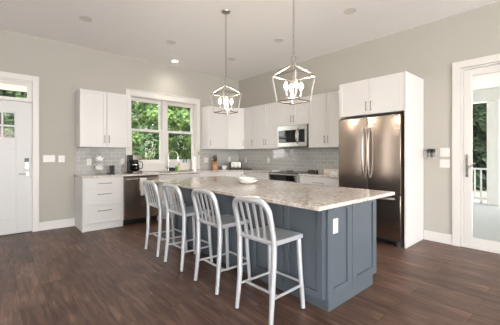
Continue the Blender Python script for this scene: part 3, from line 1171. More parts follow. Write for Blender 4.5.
# wall bracket with two holders
t = thing('wall_bracket', 'small pale bracket on the wall right of the refrigerator panel', 'bracket', (0, -4.43, 1.215), RB)
MB().box(-0.072, 0.10, -0.012, -0.001, 0.0, 0.10).build('back_plate', M['carc'], t, bevel=0.003)
MB().box(-0.06, 0.10, -0.075, -0.0125, 0.0, 0.008).build('ledge', M['carc'], t, bevel=0.002)
for lx, lab in ((0.012, 'black-topped grey canister on wall bracket, the one nearer the refrigerator'), (0.068, 'black-topped grey canister on wall bracket, the one nearer the patio door')):
    q = thing('canister', lab, 'canister', (-0.044, -4.43 - lx, 1.2245), 0, 'canisters on the wall bracket')
    MB().lathe([(0.024, 0), (0.025, 0.055), (0.022, 0.07)], n=18).build('body', M['midgrey'], q, smooth=True)
    MB().lathe([(0.027, 0.0702), (0.027, 0.115), (0.022, 0.125), (0.001, 0.126)], n=18).build('cap', M['black'], q, smooth=True)

# ------------------------------------------------------------------ counter stools


def make_stool():
    t = thing('counter_stool', '', 'stool')
    rr = 0.0225
    yw = 0.189
    # seat: saddle-shaped plate with turned-down rim
    nx, ny = 12, 16
    x0, x1, y0, y1 = -0.155, 0.192, -0.19, 0.19
    mb = MB()

    def zf(x, y):
        u = (x - x0) / (x1 - x0)
        v = y / 0.19
        dip = 0.016 * math.exp(-((u - 0.42) / 0.27) ** 2) * (math.exp(-((abs(v) - 0.45) / 0.33) ** 2))
        edge = max(abs(v) - 0.9, 0) / 0.1 * 0.004
        return 0.628 - dip - edge - 0.006 * max(0, u - 0.9) / 0.1

    for lay in (0, 1):
        for i in range(nx + 1):
            for j in range(ny + 1):
                x = x0 + (x1 - x0) * i / nx
                y = y0 + (y1 - y0) * j / ny
                if lay == 0:
                    mb.v.append((x, y, zf(x, y)))
                else:
                    mb.v.append((x, y, 0.589))
    k = (nx + 1) * (ny + 1)
    for i in range(nx):
        for j in range(ny):
            a = i * (ny + 1) + j
            mb.f.append((a, a + ny + 1, a + ny + 2, a + 1))
            mb.f.append((k + a, k + a + 1, k + a + ny + 2, k + a + ny + 1))
    ring = [i * (ny + 1) for i in range(nx + 1)] + [nx * (ny + 1) + j for j in range(1, ny + 1)] + \
           [i * (ny + 1) + ny for i in range(nx - 1, -1, -1)] + [j for j in range(ny - 1, 0, -1)]
    for q in range(len(ring)):
        a, c = ring[q], ring[(q + 1) % len(ring)]
        mb.f.append((a, c, k + c, k + a))
    mb.build('seat', M['alu'], t, smooth=True)
    for s in (-1, 1):
        o = MB().tube([(0.205, s * 0.182, 0.012), (0.186, s * 0.170, 0.30), (0.172, s * 0.160, 0.5885)], [0.018, 0.0195, 0.021], 12).build('leg', M['alu'], t, smooth=True)
        MB().cyl((0.205, s * 0.182, 0.0), 0.011, 0.0118, 12).build('rubber_foot', M['rubber'], o, smooth=True)
    for s in (-1, 1):
        o = MB().tube([(-0.192, s * 0.188, 0.012), (-0.180, s * 0.185, 0.12), (-0.164, s * 0.181, 0.30), (-0.158, s * yw, 0.48), (-0.158, s * yw, 0.60)],
                      [0.0175, 0.019, rr, rr, rr], 12).build('leg', M['alu'], t, smooth=True)
        MB().cyl((-0.192, s * 0.188, 0.0), 0.011, 0.0118, 12).build('rubber_foot', M['rubber'], o, smooth=True)

    def bx(z):        # lean of the back
        u = (z - 0.60) / 0.335
        return -0.158 - 0.078 * max(0, u) ** 1.25

    path = []
    for z in (0.602, 0.68, 0.76, 0.832):
        path.append((bx(z), -yw, z))
    rad = 0.085
    for i in range(1, 8):
        a = PI - (PI / 2) * i / 8
        zz = 0.832 + rad * math.sin(a)
        path.append((bx(zz), -(yw - rad) + rad * math.cos(a), zz))
    ztop = 0.832 + rad
    path.append((bx(ztop), -(yw - rad), ztop))
    path.append((bx(ztop) - 0.006, 0.0, ztop + 0.004))
    path += [(p[0], -p[1], p[2]) for p in path[-2::-1]]
    MB().tube(path, rr, 12).build('back_frame', M['alu'], t, smooth=True)
    MB().tube([(-0.160, -0.17, 0.612), (-0.162, 0, 0.610), (-0.160, 0.17, 0.612)], 0.016, 10, squash=((1, 0, 0), 0.7)).build('lower_rail', M['alu'], t, smooth=True)
    for yy in (-0.108, -0.036, 0.036, 0.108):
        zt = 0.902
        pts = [(bx(z), yy * (0.93 + 0.12 * (z - 0.61) / 0.29), z) for z in (0.618, 0.69, 0.77, 0.84, zt)]
        MB().tube(pts, 0.0145, 10, squash=((1, 0, 0), 0.55)).build('slat', M['alu'], t, smooth=True)
    r2 = 0.0105
    for s in (-1, 1):
        MB().tube([(-0.160, s * 0.183, 0.205), (0.182, s * 0.175, 0.198)], r2, 10).build('side_stretcher', M['alu'], t, smooth=True)
    MB().tube([(-0.105, -0.171, 0.204), (-0.105, 0.171, 0.204)], r2, 10).build('rear_stretcher', M['alu'], t, smooth=True)
    MB().tube([(0.192, -0.158, 0.225), (0.192, 0.158, 0.225)], r2, 10).build('front_stretcher', M['alu'], t, smooth=True)
    return t


proto = make_stool()
labs = ['silver aluminium slat-back counter stool farthest from the camera, beside the dishwasher end of the island',
        'silver aluminium slat-back counter stool, second from the far end of the island',
        'silver aluminium slat-back counter stool, third from the far end, beside the nearest stool',
        'largest and nearest silver aluminium slat-back counter stool at the near end of the island']
for i, (y, rz, dx) in enumerate(((-2.300, 0.0, 0.0), (-2.888, 0.02, 0.0), (-3.562, -0.01, 0.0), (-4.225, 0.03, -0.005))):
    o = proto if i == 0 else copy_tree(proto)
    o.location = (-3.142 + dx, y, 0)
    o.rotation_euler = (0, 0, rz)
    tag(o, labs[i], 'stool', 'aluminium counter stools along the island')

# ------------------------------------------------------------------ dishes on the island
bx_, by_ = -2.55, -3.27
t = tag(MB().lathe([(0.001, 0.003), (0.045, 0.001), (0.055, 0.004), (0.10, 0.018), (0.118, 0.038), (0.122, 0.042), (0.119, 0.044), (0.112, 0.038),
                    (0.096, 0.022), (0.05, 0.010), (0.001, 0.009)], n=40).build('serving_bowl', M['white_cer'], smooth=True, loc=(bx_, by_, CZ1)),
        'wide shallow white bowl resting on the island top', 'bowl', 'white dishes stacked on the island')
t = tag(MB().lathe([(0.001, 0.002), (0.040, 0.0005), (0.046, 0.003), (0.085, 0.022), (0.1035, 0.044), (0.105, 0.047), (0.102, 0.048), (0.094, 0.040),
                    (0.075, 0.024), (0.04, 0.010), (0.001, 0.009)], n=40).build('bowl', M['white_cer'], smooth=True, loc=(bx_ - 0.006, by_ + 0.008, CZ1 + 0.0225)),
        'smaller white bowl stacked inside the wide shallow bowl on the island', 'bowl', 'white dishes stacked on the island')

# ------------------------------------------------------------------ pendants


def bar(mb, a, c, w=0.006):
    """square bar between two points"""
    a, c = Vector(a), Vector(c)
    mb.tube([a, c], w, 4)


def make_pendant(name, label, x, y, ztop_apex, z_sh, z_bot):
    t = thing(name, label, 'pendant light', (x, y, CH), 0, 'lantern pendants over the island')
    S, Bh = 0.149, 0.115
    za, zs, zb = ztop_apex - CH, z_sh - CH, z_bot - CH
    MB().lathe([(0.001, -0.026), (0.03, -0.026), (0.058, -0.014), (0.062, -0.001)], n=28).build('canopy', M['lantern'], t, smooth=True)
    # chain of oval links
    ch = MB()
    z = -0.030
    zend = za + 0.088
    i = 0
    lk = 0.040
    while z - lk > zend:
        pts = []
        for k in range(12):
            a = 2 * PI * k / 12
            u, v = 0.0085 * math.cos(a), (lk / 2) * math.sin(a)
            pts.append((u, 0, z - lk / 2 + v) if i % 2 == 0 else (0, u, z - lk / 2 + v))
        ch.tube(pts, 0.0022, 6, closed=True)
        z -= lk - 0.007
        i += 1
    ch.tube([(0, 0, z + 0.01), (0, 0, zend - 0.005)], 0.0025, 6)
    ch.build('chain', M['lantern'], t, smooth=True)
    lp = MB()
    lp.tube([(-0.014, 0.014, za + 0.085), (0.014, -0.014, za + 0.085), (0.008, -0.008, za + 0.012), (-0.008, 0.008, za + 0.012)], 0.0042, 6, closed=True)
    lp.build('loop', M['lantern'], t, smooth=True)
    f = MB()
    w = 0.0078
    cs = [(-S, -S), (S, -S), (S, S), (-S, S)]
    cb = [(-Bh, -Bh), (Bh, -Bh), (Bh, Bh), (-Bh, Bh)]
    for i in range(4):
        j = (i + 1) % 4
        bar(f, (cs[i][0], cs[i][1], zs), (cs[j][0], cs[j][1], zs), w)
        bar(f, (cb[i][0], cb[i][1], zb), (cb[j][0], cb[j][1], zb), w)
        bar(f, (cs[i][0], cs[i][1], zs), (cb[i][0], cb[i][1], zb), w)
        bar(f, (cs[i][0], cs[i][1], zs), (cs[i][0] * 0.1, cs[i][1] * 0.1, za), w)
    f.sphere((0, 0, za + 0.004), 0.018, 12)
    f.build('cage', M['lantern'], t)
    zc = zb + 0.035
    st = MB().tube([(0, 0, za), (0, 0, zc)], 0.0045, 8)
    st.lathe([(0.001, zc - 0.03), (0.008, zc - 0.022), (0.014, zc - 0.008), (0.010, zc + 0.012), (0.005, zc + 0.02)], n=14)
    st.build('stem', M['lantern'], t, smooth=True)
    for i in range(4):
        a = PI / 2 * i + math.radians(58)
        dx, dy = math.cos(a), math.sin(a)
        r = 0.078
        ar = MB().tube([(dx * 0.008, dy * 0.008, zc), (dx * 0.03, dy * 0.03, zc - 0.010), (dx * r, dy * r, zc - 0.004), (dx * r, dy * r, zc + 0.012)], 0.004, 8)
        ar.lathe([(0.003, zc + 0.010), (0.017, zc + 0.016), (0.015, zc + 0.022), (0.009, zc + 0.022)], (dx * r, dy * r, 0), 14)
        arm = ar.build('arm', M['lantern'], t, smooth=True)
        MB().cyl((dx * r, dy * r, zc + 0.0225), 0.0095, 0.058, 14).build('candle_sleeve', M['lantern'], arm, smooth=True)
        bz = zc + 0.081
        MB().lathe([(0.006, bz), (0.013, bz + 0.014), (0.0165, bz + 0.028), (0.014, bz + 0.045), (0.006, bz + 0.066), (0.001, bz + 0.074)],
                   (dx * r, dy * r, 0), 14).build('bulb', M['bulb'], arm, smooth=True)
    return t


make_pendant('pendant_lantern', 'farther and smaller-looking silver lantern pendant hanging in front of the corner cabinets', -2.471, -2.726, 2.205, 2.09, 1.842)
make_pendant('pendant_lantern', 'nearer and larger-looking silver lantern pendant hanging before the microwave wall', -2.612, -4.03, 2.150, 2.043, 1.792)

# ------------------------------------------------------------------ recessed lights
cans = [((-3.862, -1.243), 'recessed ceiling light farthest left, above the drawer cabinet'),
        ((-2.55, -1.248), 'recessed ceiling light between the left one and the far pendant'),
        ((-2.025, -0.365), 'recessed ceiling light close to the wall above the kitchen window'),
        ((-1.216, -1.239), 'recessed ceiling light right of the far pendant chain, nearest the corner'),
        ((-1.206, -2.538), 'recessed ceiling light between the two pendants, in front of the microwave'),
        ((-1.211, -3.845), 'recessed ceiling light at right, above the refrigerator')]
first = None
for (x, y), lab in cans:
    if first is None:
        t = thing('recessed_light', lab, 'ceiling light', (x, y, CH))
        MB().lathe([(0.082, -0.0008), (0.084, -0.006), (0.070, -0.009), (0.058, -0.004), (0.058, -0.0008)], n=32).build('trim_ring', M['trim'], t, smooth=True)
        MB().cyl((0, 0, -0.0042), 0.0575, 0.003, 28).build('lens', M['offlens'], t, smooth=True)
        first = t
    else:
        t = copy_tree(first)
        t.location = (x, y, CH)
    tag(t, lab, 'ceiling light', 'recessed ceiling lights')
    if 'kitchen window' in lab:      # the one that is switched on
        for ch in t.children:
            if ch.name.startswith('lens'):
                ch.data = ch.data.copy()
                ch.data.materials[0] = M['canlens']
light('downlight', 'SPOT', (-2.025, -0.365, CH - 0.02), 14, (1.0, 0.92, 0.82), (0, 0, 0), spot_size=math.radians(140), spot_blend=1.0, shadow_soft_size=0.06)

# ------------------------------------------------------------------ things on the counters
Z = CZ1 + 0.0005
# mug tree with mugs
mx_, my_ = -3.43, -0.22
t = thing('mug_tree', 'silver mug tree holding white mugs on the left counter', 'mug tree', (mx_, my_, Z))
MB().lathe([(0.075, 0), (0.075, 0.006), (0.06, 0.012), (0.012, 0.016), (0.007, 0.03)], n=28).build('base', M['nickel'], t, smooth=True)
MB().tube([(0, 0, 0.014), (0, 0, 0.37)], 0.006, 10).build('stem', M['nickel'], t, smooth=True)
MB().tube(arc((0, 0, 0.39), 0.02, 0, 2 * PI - 0.5, 12), 0.004, 6).build('top_ring', M['nickel'], t, smooth=True)
hooks = []
for lev, zz in enumerate((0.165, 0.315)):
    for k in range(3):
        a = math.radians(-90 + 120 * k + 60 * lev)
        hooks.append((a, zz))
for a, zz in hooks:
    dx, dy = math.cos(a), math.sin(a)
    MB().tube([(dx * 0.004, dy * 0.004, zz - 0.005), (dx * 0.05, dy * 0.05, zz + 0.01), (dx * 0.074, dy * 0.074, zz + 0.03)], 0.0035, 8).build('hook', M['nickel'], t, smooth=True)


def mug_mesh():
    mb = MB().lathe([(0.001, 0), (0.032, 0), (0.036, 0.004), (0.039, 0.03), (0.040, 0.082), (0.0385, 0.084), (0.037, 0.082), (0.036, 0.03), (0.032, 0.008), (0.001, 0.006)], (0, 0, 0), 20)
    mb.tube([(0.038, 0, 0.068), (0.056, 0, 0.070), (0.066, 0, 0.055), (0.066, 0, 0.032), (0.056, 0, 0.018), (0.038, 0, 0.018)], 0.0052, 8)
    mb.v = [(x * 1.04, y * 1.04, z * 1.04) for x, y, z in mb.v]
    return mb


mlabs = ['white mug hanging low at the front of the mug tree', 'white mug hanging low at the right back of the mug tree', 'white mug hanging low at the left back of the mug tree',
         'white mug hanging high at the right of the mug tree', 'white mug hanging high at the back of the mug tree', 'white mug hanging high at the left of the mug tree']
mp = None
for (a, zz), lab in zip(hooks, mlabs):
    if mp is None:
        o = mug_mesh().build('mug', M['white_cer'], smooth=True)
        mp = o
    else:
        o = mp.copy()
        COL.objects.link(o)
    dx, dy = math.cos(a), math.sin(a)
    # handle points up and in to the hook; the mug hangs outward and down
    o.rotation_euler = (Matrix.Rotation(a, 4, 'Z') @ Matrix.Rotation(math.radians(-50), 4, 'Y')).to_euler()
    o.location = (mx_ + dx * 0.052, my_ + dy * 0.052, Z + zz - 0.070)
    R = (Matrix.Rotation(a, 4, 'Z') @ Matrix.Rotation(math.radians(-50), 4, 'Y'))
    inner = R @ Vector((0.064, 0, 0.045))
    o.location = Vector((mx_ + dx * 0.062, my_ + dy * 0.062, Z + zz + 0.013)) - inner
    tag(o, lab, 'mug', 'white mugs on the mug tree')

# black grinders on a small tray
t = tag(MB().box(-0.075, 0.055, -0.045, 0.045, 0, 0.008).build('tray', M['black'], bevel=0.003, loc=(-3.235, -0.24, Z)), 'flat black tray under the two grinders', 'tray')
for dx, lab in ((-0.022, 'black pepper grinder on the black tray, the left one of the pair'), (0.026, 'black salt grinder on the black tray, nearer the coffee maker')):
    t = thing('grinder', lab, 'grinder', (-3.225 + dx, -0.24, Z + 0.0085), 0, 'black grinders on the tray')
    MB().lathe([(0.021, 0), (0.021, 0.10), (0.019, 0.104)], n=18).build('body', M['black'], t, smooth=True)
    MB().lathe([(0.021, 0.1045), (0.022, 0.135), (0.018, 0.142), (0.001, 0.144)], n=18).build('cap', M['black'], t, smooth=True)

# coffee maker
t = thing('coffee_maker', 'black and stainless drip coffee maker with glass carafe left of the sink', 'coffee maker', (-2.83, -0.27, Z), math.radians(8))
MB().box(-0.095, 0.095, -0.13, 0.10, 0, 0.045).build('base', M['black'], t, bevel=0.006)
MB().box(-0.085, 0.085, -0.132, -0.1305, 0.008, 0.036).build('base_trim', M['steel_lt'], t)
MB().box(-0.095, 0.095, 0.02, 0.10, 0.0455, 0.245).build('water_tank', M['black'], t, bevel=0.006)
MB().box(-0.095, 0.095, -0.12, 0.10, 0.2455, 0.345).build('brew_head', M['black'], t, bevel=0.008)
MB().box(-0.078, 0.088, -0.1235, -0.1205, 0.252, 0.338).build('front_plate', M['steel_lt'], t, bevel=0.001)
c = MB().lathe([(0.001, 0.047), (0.055, 0.047), (0.068, 0.06), (0.072, 0.10), (0.066, 0.15), (0.05, 0.19), (0.048, 0.2)], (0, -0.055, 0), 24).build('carafe', M['smoke'], t, smooth=True)
MB().lathe([(0.054, 0.2005), (0.055, 0.222), (0.03, 0.232), (0.001, 0.233)], (0, -0.055, 0), 24).build('carafe_lid', M['black'], c, smooth=True)
MB().lathe([(0.0735, 0.155), (0.0735, 0.17), (0.066, 0.17), (0.068, 0.155)], (0, -0.055, 0), 24).build('carafe_band', M['steel_lt'], c, smooth=True)
MB().tube([(0.045, -0.07, 0.215), (0.115, -0.085, 0.21), (0.128, -0.087, 0.16), (0.118, -0.085, 0.09), (0.072, -0.075, 0.075)], 0.009, 8).build('carafe_handle', M['black'], c, smooth=True)
pts = [(-0.03, 0.09, 0.02), (-0.10, 0.13, 0.008), (-0.17, 0.08, 0.008), (-0.21, 0.10, 0.06), (-0.16, 0.19, 0.17), (-0.125, 0.24, 0.215)]
MB().tube([(-0.06, 0.099, 0.02), (-0.13, 0.12, 0.006), (-0.19, 0.06, 0.008), (-0.205, 0.09, 0.05), (-0.16, 0.16, 0.12), (-0.10, 0.222, 0.185)], 0.004, 8).build('power_cord', M['black'], t, smooth=True)

# by the sink
t = thing('soap_bottle', 'pale yellow dish soap bottle with dark pump by the faucet', 'bottle', (-1.80, -0.12, Z))
MB().lathe([(0.028, 0), (0.030, 0.004), (0.030, 0.085), (0.022, 0.105), (0.011, 0.113), (0.011, 0.122)], n=20).build('bottle_body', M['yellow'], t, smooth=True)
p = MB().cyl((0, 0, 0.1225), 0.013, 0.018, 14).tube([(0, 0, 0.14), (0, 0, 0.172), (0, -0.035, 0.170)], 0.005, 8)
p.build('pump', M['darkgrey'], t, smooth=True)
t = thing('sponge_caddy', 'black sponge caddy on the counter right of the faucet', 'caddy', (-1.965, -0.10, Z))
cd = MB().box(-0.06, 0.06, -0.04, 0.04, 0, 0.006)
for a in ((-0.06, 0.06, -0.04, -0.035), (-0.06, 0.06, 0.035, 0.04), (-0.06, -0.055, -0.035, 0.035), (0.055, 0.06, -0.035, 0.035)):
    cd.box(a[0], a[1], a[2], a[3], 0.006, 0.062)
cd.build('tray_body', M['black'], t, bevel=0.002)
tag(MB().box(-0.05, 0.03, -0.025, 0.02, 0, 0.068).build('sponge', M['darkgrey'], bevel=0.006, loc=(-1.965, -0.10, Z + 0.0065)), 'dark grey sponge standing in the black caddy', 'sponge')
t = thing('scrub_brush', 'green dish brush standing between the caddy and soap', 'brush', (-1.873, -0.12, Z))
MB().lathe([(0.020, 0), (0.029, 0.006), (0.029, 0.03), (0.02, 0.045)], n=16).build('bristles', M['green'], t, smooth=True)
MB().lathe([(0.026, 0.0455), (0.026, 0.055), (0.014, 0.07), (0.012, 0.10), (0.001, 0.106)], n=16).build('grip', M['green'], t, smooth=True)
t = thing('paper_towel', 'white paper towel roll standing on the counter at the right of the window', 'paper towel', (-1.44, -0.16, Z))
MB().lathe([(0.08, 0), (0.08, 0.01), (0.06, 0.014), (0.001, 0.015)], n=24).build('holder_base', M['chrome'], t, smooth=True)
MB().lathe([(0.02, 0.0155), (0.062, 0.0155), (0.062, 0.285), (0.02, 0.285)], n=28).build('roll', M['paper'], t, smooth=True)
MB().tube([(0, 0, 0.015), (0, 0, 0.31)], 0.008, 8).sphere((0, 0, 0.315), 0.013, 10).build('post', M['chrome'], t, smooth=True)
t = thing('window_tag', 'small aged brass ornament hanging on the right window casing', 'ornament', (-1.343, -0.0, 1.25))
t.location = (-1.255, -0.0225, 1.25)
MB().lathe([(0.001, 0.0), (0.02, 0.01), (0.026, 0.04), (0.02, 0.075), (0.008, 0.09), (0.001, 0.092)], (0, -0.0, 0), 16).build('pendant_body', M['brass'], t, smooth=True, loc=(0, -0.027, 0))
MB().tube([(0, -0.027, 0.088), (0, -0.018, 0.12), (0, -0.0008, 0.128)], 0.003, 6).build('hook', M['brass'], t, smooth=True)
t = tag(MB().lathe([(0.001, 0.0), (0.038, 0.0), (0.04, 0.003), (0.046, 0.075), (0.048, 0.105), (0.045, 0.105), (0.043, 0.075), (0.036, 0.008), (0.001, 0.006)], n=20).build(
    'glass_jar', M['blueglass'], smooth=True, loc=(-1.585, 0.012, 1.0885)), 'pale blue glass jar on the kitchen window sill', 'jar')

# right of the window: knife block, bowl, toaster
t = thing('knife_block', 'honey wood knife block with black-handled knives beside the window', 'knife block', (-0.945, -0.25, Z), math.radians(-20))
poly = [(-0.09, 0.0), (0.075, 0.0), (0.075, 0.13), (0.01, 0.20), (-0.09, 0.20)]
vv = MB()
n0 = len(vv.v)
pr = [(0.075, 0), (-0.075, 0), (-0.095, 0.21), (-0.03, 0.235), (0.06, 0.12)]
vv.v += [(-0.05, y, z) for y, z in [(-p[0], p[1]) for p in pr]] + [(0.05, y, z) for y, z in [(-p[0], p[1]) for p in pr]]
k = 5
vv.f.append((0, 1, 2, 3, 4))
vv.f.append((9, 8, 7, 6, 5))
for i in range(k):
    j = (i + 1) % k
    vv.f.append((i, j, k + j, k + i))
blk = vv.build('block', M['woodblock'], t, bevel=0.004)
for r_, (yb_, zb_) in enumerate(((0.02, 0.236), (-0.022, 0.183))):
    for c_ in range(3):
        xx = -0.03 + 0.03 * c_
        nrm = Vector((0, -0.65, 0.76))
        a0 = Vector((xx, yb_, zb_)) + nrm * 0.004
        kn = thing('knife', 'black-handled knife in the wooden block, %s row, %s' % (('back', 'front')[r_], ('left', 'middle', 'right')[c_]), 'knife',
                   t.matrix_basis @ a0, math.radians(-20), 'knives in the block')
        ln = 0.10 - 0.012 * r_
        MB().tube([(0, 0, 0), tuple(nrm * 0.02)], 0.0085, 8).build('bolster', M['chrome'], kn, smooth=True)
        MB().tube([tuple(nrm * 0.0205), tuple(nrm * (0.02 + ln * 0.5)), tuple(nrm * (0.02 + ln))], [0.010, 0.012, 0.010], 8).build('grip', M['black'], kn, smooth=True)

tag(MB().lathe([(0.001, 0.003), (0.035, 0.0), (0.04, 0.004), (0.068, 0.045), (0.078, 0.085), (0.075, 0.085), (0.062, 0.045), (0.034, 0.012), (0.001, 0.01)], n=28).build(
    'bowl', M['white_cer'], smooth=True, loc=(-0.70, -0.30, Z)), 'white bowl between the knife block and the toaster', 'bowl')

t = thing('toaster', 'stainless two-slice toaster with black ends in the counter corner', 'toaster', (-0.40, -0.36, Z), math.radians(-38))
MB().box(-0.15, 0.15, -0.095, 0.095, 0.004, 0.028).build('base', M['black'], t, bevel=0.006)
MB().box(-0.125, 0.125, -0.09, 0.09, 0.0285, 0.185).build('shell', M['handle_steel'], t, bevel=0.02, seg=4)
MB().box(-0.15, -0.126, -0.092, 0.092, 0.0285, 0.18).build('end_cap', M['black'], t, bevel=0.008)
MB().box(0.126, 0.15, -0.092, 0.092, 0.0285, 0.18).build('end_cap', M['black'], t, bevel=0.008)
for yy in (-0.035, 0.035):
    MB().box(-0.105, 0.105, yy - 0.014, yy + 0.014, 0.1852, 0.188).build('slot', M['black'], t)
for xx in (-0.055, 0.055):
    MB().cyl((xx, -0.0915, 0.055), 0.015, -0.012, 16, axis='y').build('knob', M['black'], t, smooth=True)
    MB().box(xx - 0.02, xx + 0.02, -0.108, -0.0915, 0.12, 0.135).build('lever', M['black'], t, bevel=0.003)
for sx in (-0.12, 0.12):
    for sy in (-0.07, 0.07):
        MB().cyl((sx, sy, 0.0), 0.012, 0.0038, 10).build('foot', M['rubber'], t)
tag(MB().box(-0.09, 0.09, -0.07, 0.07, 0, 0.012).build('trivet', M['darkgrey'], bevel=0.003, loc=(-0.22, -0.60, Z), rz=0.1), 'flat dark trivet on the counter right of the toaster', 'trivet')

# on and beside the range
tag(MB().box(-0.09, 0.09, -0.045, 0.045, 0, 0.02).build('spoon_rest', M['white_cer'], bevel=0.008, loc=(-0.33, -1.66, Z), rz=0.05), 'white spoon rest on the counter just left of the range', 'spoon rest')
t = tag(MB().lathe([(0.075, 0), (0.078, 0.004), (0.078, 0.012), (0.001, 0.014)], n=24).build('burner_cover', M['darkgrey'], smooth=True, loc=(-0.22, -1.93, 0.9235)), 'dark round lid lying on the back left burner of the range', 'lid')
jl = ['leftmost', 'second from left', 'second from right', 'rightmost']
for i in range(4):
    t = thing('spice_jar', 'small black jar right of the range, %s of four in the row' % jl[i], 'jar', (-0.36, -2.535 - i * 0.058, Z), 0, 'black jars beside the range')
    MB().lathe([(0.023, 0), (0.024, 0.003), (0.024, 0.035), (0.02, 0.042)], n=16).build('body', M['black'], t, smooth=True)
    MB().lathe([(0.022, 0.0422), (0.022, 0.06), (0.001, 0.062)], n=16).build('lid', M['black'], t, smooth=True)
tag(MB().box(-0.17, 0.17, -0.012, 0.012, 0, 0.075).build('cutting_board', M['board'], bevel=0.004, loc=(-0.10, -2.86, Z), rz=PI / 2), 'pale wooden board standing on edge against the tile beside the black jars', 'cutting board')
t = thing('butter_dish', 'small white covered dish on the counter beside the refrigerator', 'dish', (-0.33, -3.08, Z))
MB().box(-0.06, 0.06, -0.09, 0.09, 0, 0.012).build('base', M['white_cer'], t, bevel=0.005)
MB().box(-0.05, 0.05, -0.08, 0.08, 0.0125, 0.062).build('cover', M['white_cer'], t, bevel=0.012, seg=3)
MB().sphere((0, 0, 0.070), 0.010, 10).build('knob', M['nickel'], t, smooth=True)

# ------------------------------------------------------------------ outdoors
struct(MB().box(-40, 45, WT + 0.001, 45, -0.55, -0.42).build('ground', M['grass']), 'brown leaf litter ground outside the house', 'ground')
struct(MB().box(5.5, 7.6, -20, 0.1, -0.419, -0.40).build('ground', M['gravel']), 'pale gravel strip added outside the porch to bounce light up', 'gravel')  # added reflector strip, throws light up to the porch ceiling
struct(MB().box(WT + 0.001, 45, -45, WT + 0.001, -0.55, -0.42).build('ground', M['grass']), 'brown leaf litter ground beyond the porch', 'ground')
# front porch roof seen through the transom
pr = MB().box(-7.6, -3.55, WT + 0.002, 2.55, 2.72, 2.86)
struct(pr.build('trim_7', M['ext_white']), 'white porch ceiling outside the transom window', 'porch ceiling')
sl = MB().box(-7.6, -3.55, WT + 0.002, 2.6, -0.30, -0.06)  # unseen slab added to bounce light onto the front porch ceiling
struct(sl.build('trim_10', M['deck']), 'grey porch slab added outside the front door to bounce light up', 'porch slab')
# side porch
dk = MB().box(WT + 0.002, 5.25, -11.0, 0.6, -0.12, -0.045)
struct(dk.build('trim_8', M['deck']), 'grey porch deck boards outside the patio door', 'porch deck')
pc = MB()
pc.box(WT + 0.002, 5.45, -11.0, 0.6, 3.0, 3.1)
pc.box(4.93, 5.21, -11.0, 0.6, 2.68, 3.0)
struct(pc.build('trim_9', M['ext_white']), 'white porch ceiling and beam outside the patio door', 'porch ceiling')
for i, (yy, lab) in enumerate(((-2.3, 'white square porch column, out of sight to the left of the door glass'), (-4.42, 'white square porch column seen through the patio door glass'), (-6.6, 'white square porch column, out of sight to the right'))):
    if i != 1:
        continue
    t = thing('porch_column', lab, 'column', (5.07, yy, -0.044))
    MB().box(-0.125, 0.125, -0.125, 0.125, 0.0, 2.72).build('shaft', M['ext_white'], t, bevel=0.004)
for ya, yb, lab in ((-4.285, -2.6, 'white porch railing left of the column'), (-6.4, -4.555, 'white porch railing right of the column')):
    t = thing('porch_railing', lab, 'railing', (5.07, 0, 0))
    MB().box(-0.045, 0.045, ya, yb, 0.86, 0.905).build('top_rail', M['ext_white'], t, bevel=0.004)
    MB().box(-0.03, 0.03, ya, yb, 0.06, 0.12).build('bottom_rail', M['ext_white'], t, bevel=0.004)
    n = int((yb - ya) / 0.135)
    for i in range(n):
        yy = yb - 0.07 - i * 0.135
        MB().box(-0.018, 0.018, yy - 0.018, yy + 0.018, 0.1205, 0.8595).build('baluster', M['ext_white'], t)
    MB().box(-0.03, 0.03, ya + 0.1, ya + 0.16, -0.0435, 0.0595).build('foot_block', M['ext_white'], t)
    MB().box(-0.03, 0.03, yb - 0.16, yb - 0.1, -0.0435, 0.0595).build('foot_block', M['ext_white'], t)


def leaf_cloud(rs, blobs, n, size):
    """one mesh of n bent leaves scattered through ellipsoid blobs"""
    bl = np.array(blobs, float)
    wts = (bl[:, 3] * bl[:, 4] * bl[:, 5]) ** (2 / 3)
    idx = rs.choice(len(bl), n, p=wts / wts.sum())
    d = rs.normal(size=(n, 3))
    d /= np.linalg.norm(d, axis=1)[:, None]
    rad = rs.uniform(0.45, 1.0, n) ** 0.5
    p = bl[idx, :3] + d * bl[idx, 3:6] * rad[:, None]
    nr = d * 0.6 + rs.normal(size=(n, 3)) * 0.6 + np.array([0, 0, 0.5])
    nr /= np.linalg.norm(nr, axis=1)[:, None]
    t = np.cross(nr, rs.normal(size=(n, 3)))
    t /= np.linalg.norm(t, axis=1)[:, None]
    u = np.cross(nr, t)
    s = size * rs.uniform(0.6, 1.4, n)[:, None]
    v0 = p - t * s
    v1 = p + u * s * 0.45 + nr * s * 0.12
    v2 = p + t * s
    v3 = p - u * s * 0.45 + nr * s * 0.12
    V = np.stack([v0, v1, v2, v3], 1).reshape(-1, 3)
    F = np.arange(4 * n).reshape(-1, 4)
    return V, F


def leaf_obj(name, V, F, mat, parent):
    me = bpy.data.meshes.new(name)
    me.from_pydata(V.tolist(), [], F.tolist())
    me.materials.append(mat)
    me.update()
    o = bpy.data.objects.new(name, me)
    COL.objects.link(o)
    o.parent = parent
    return o


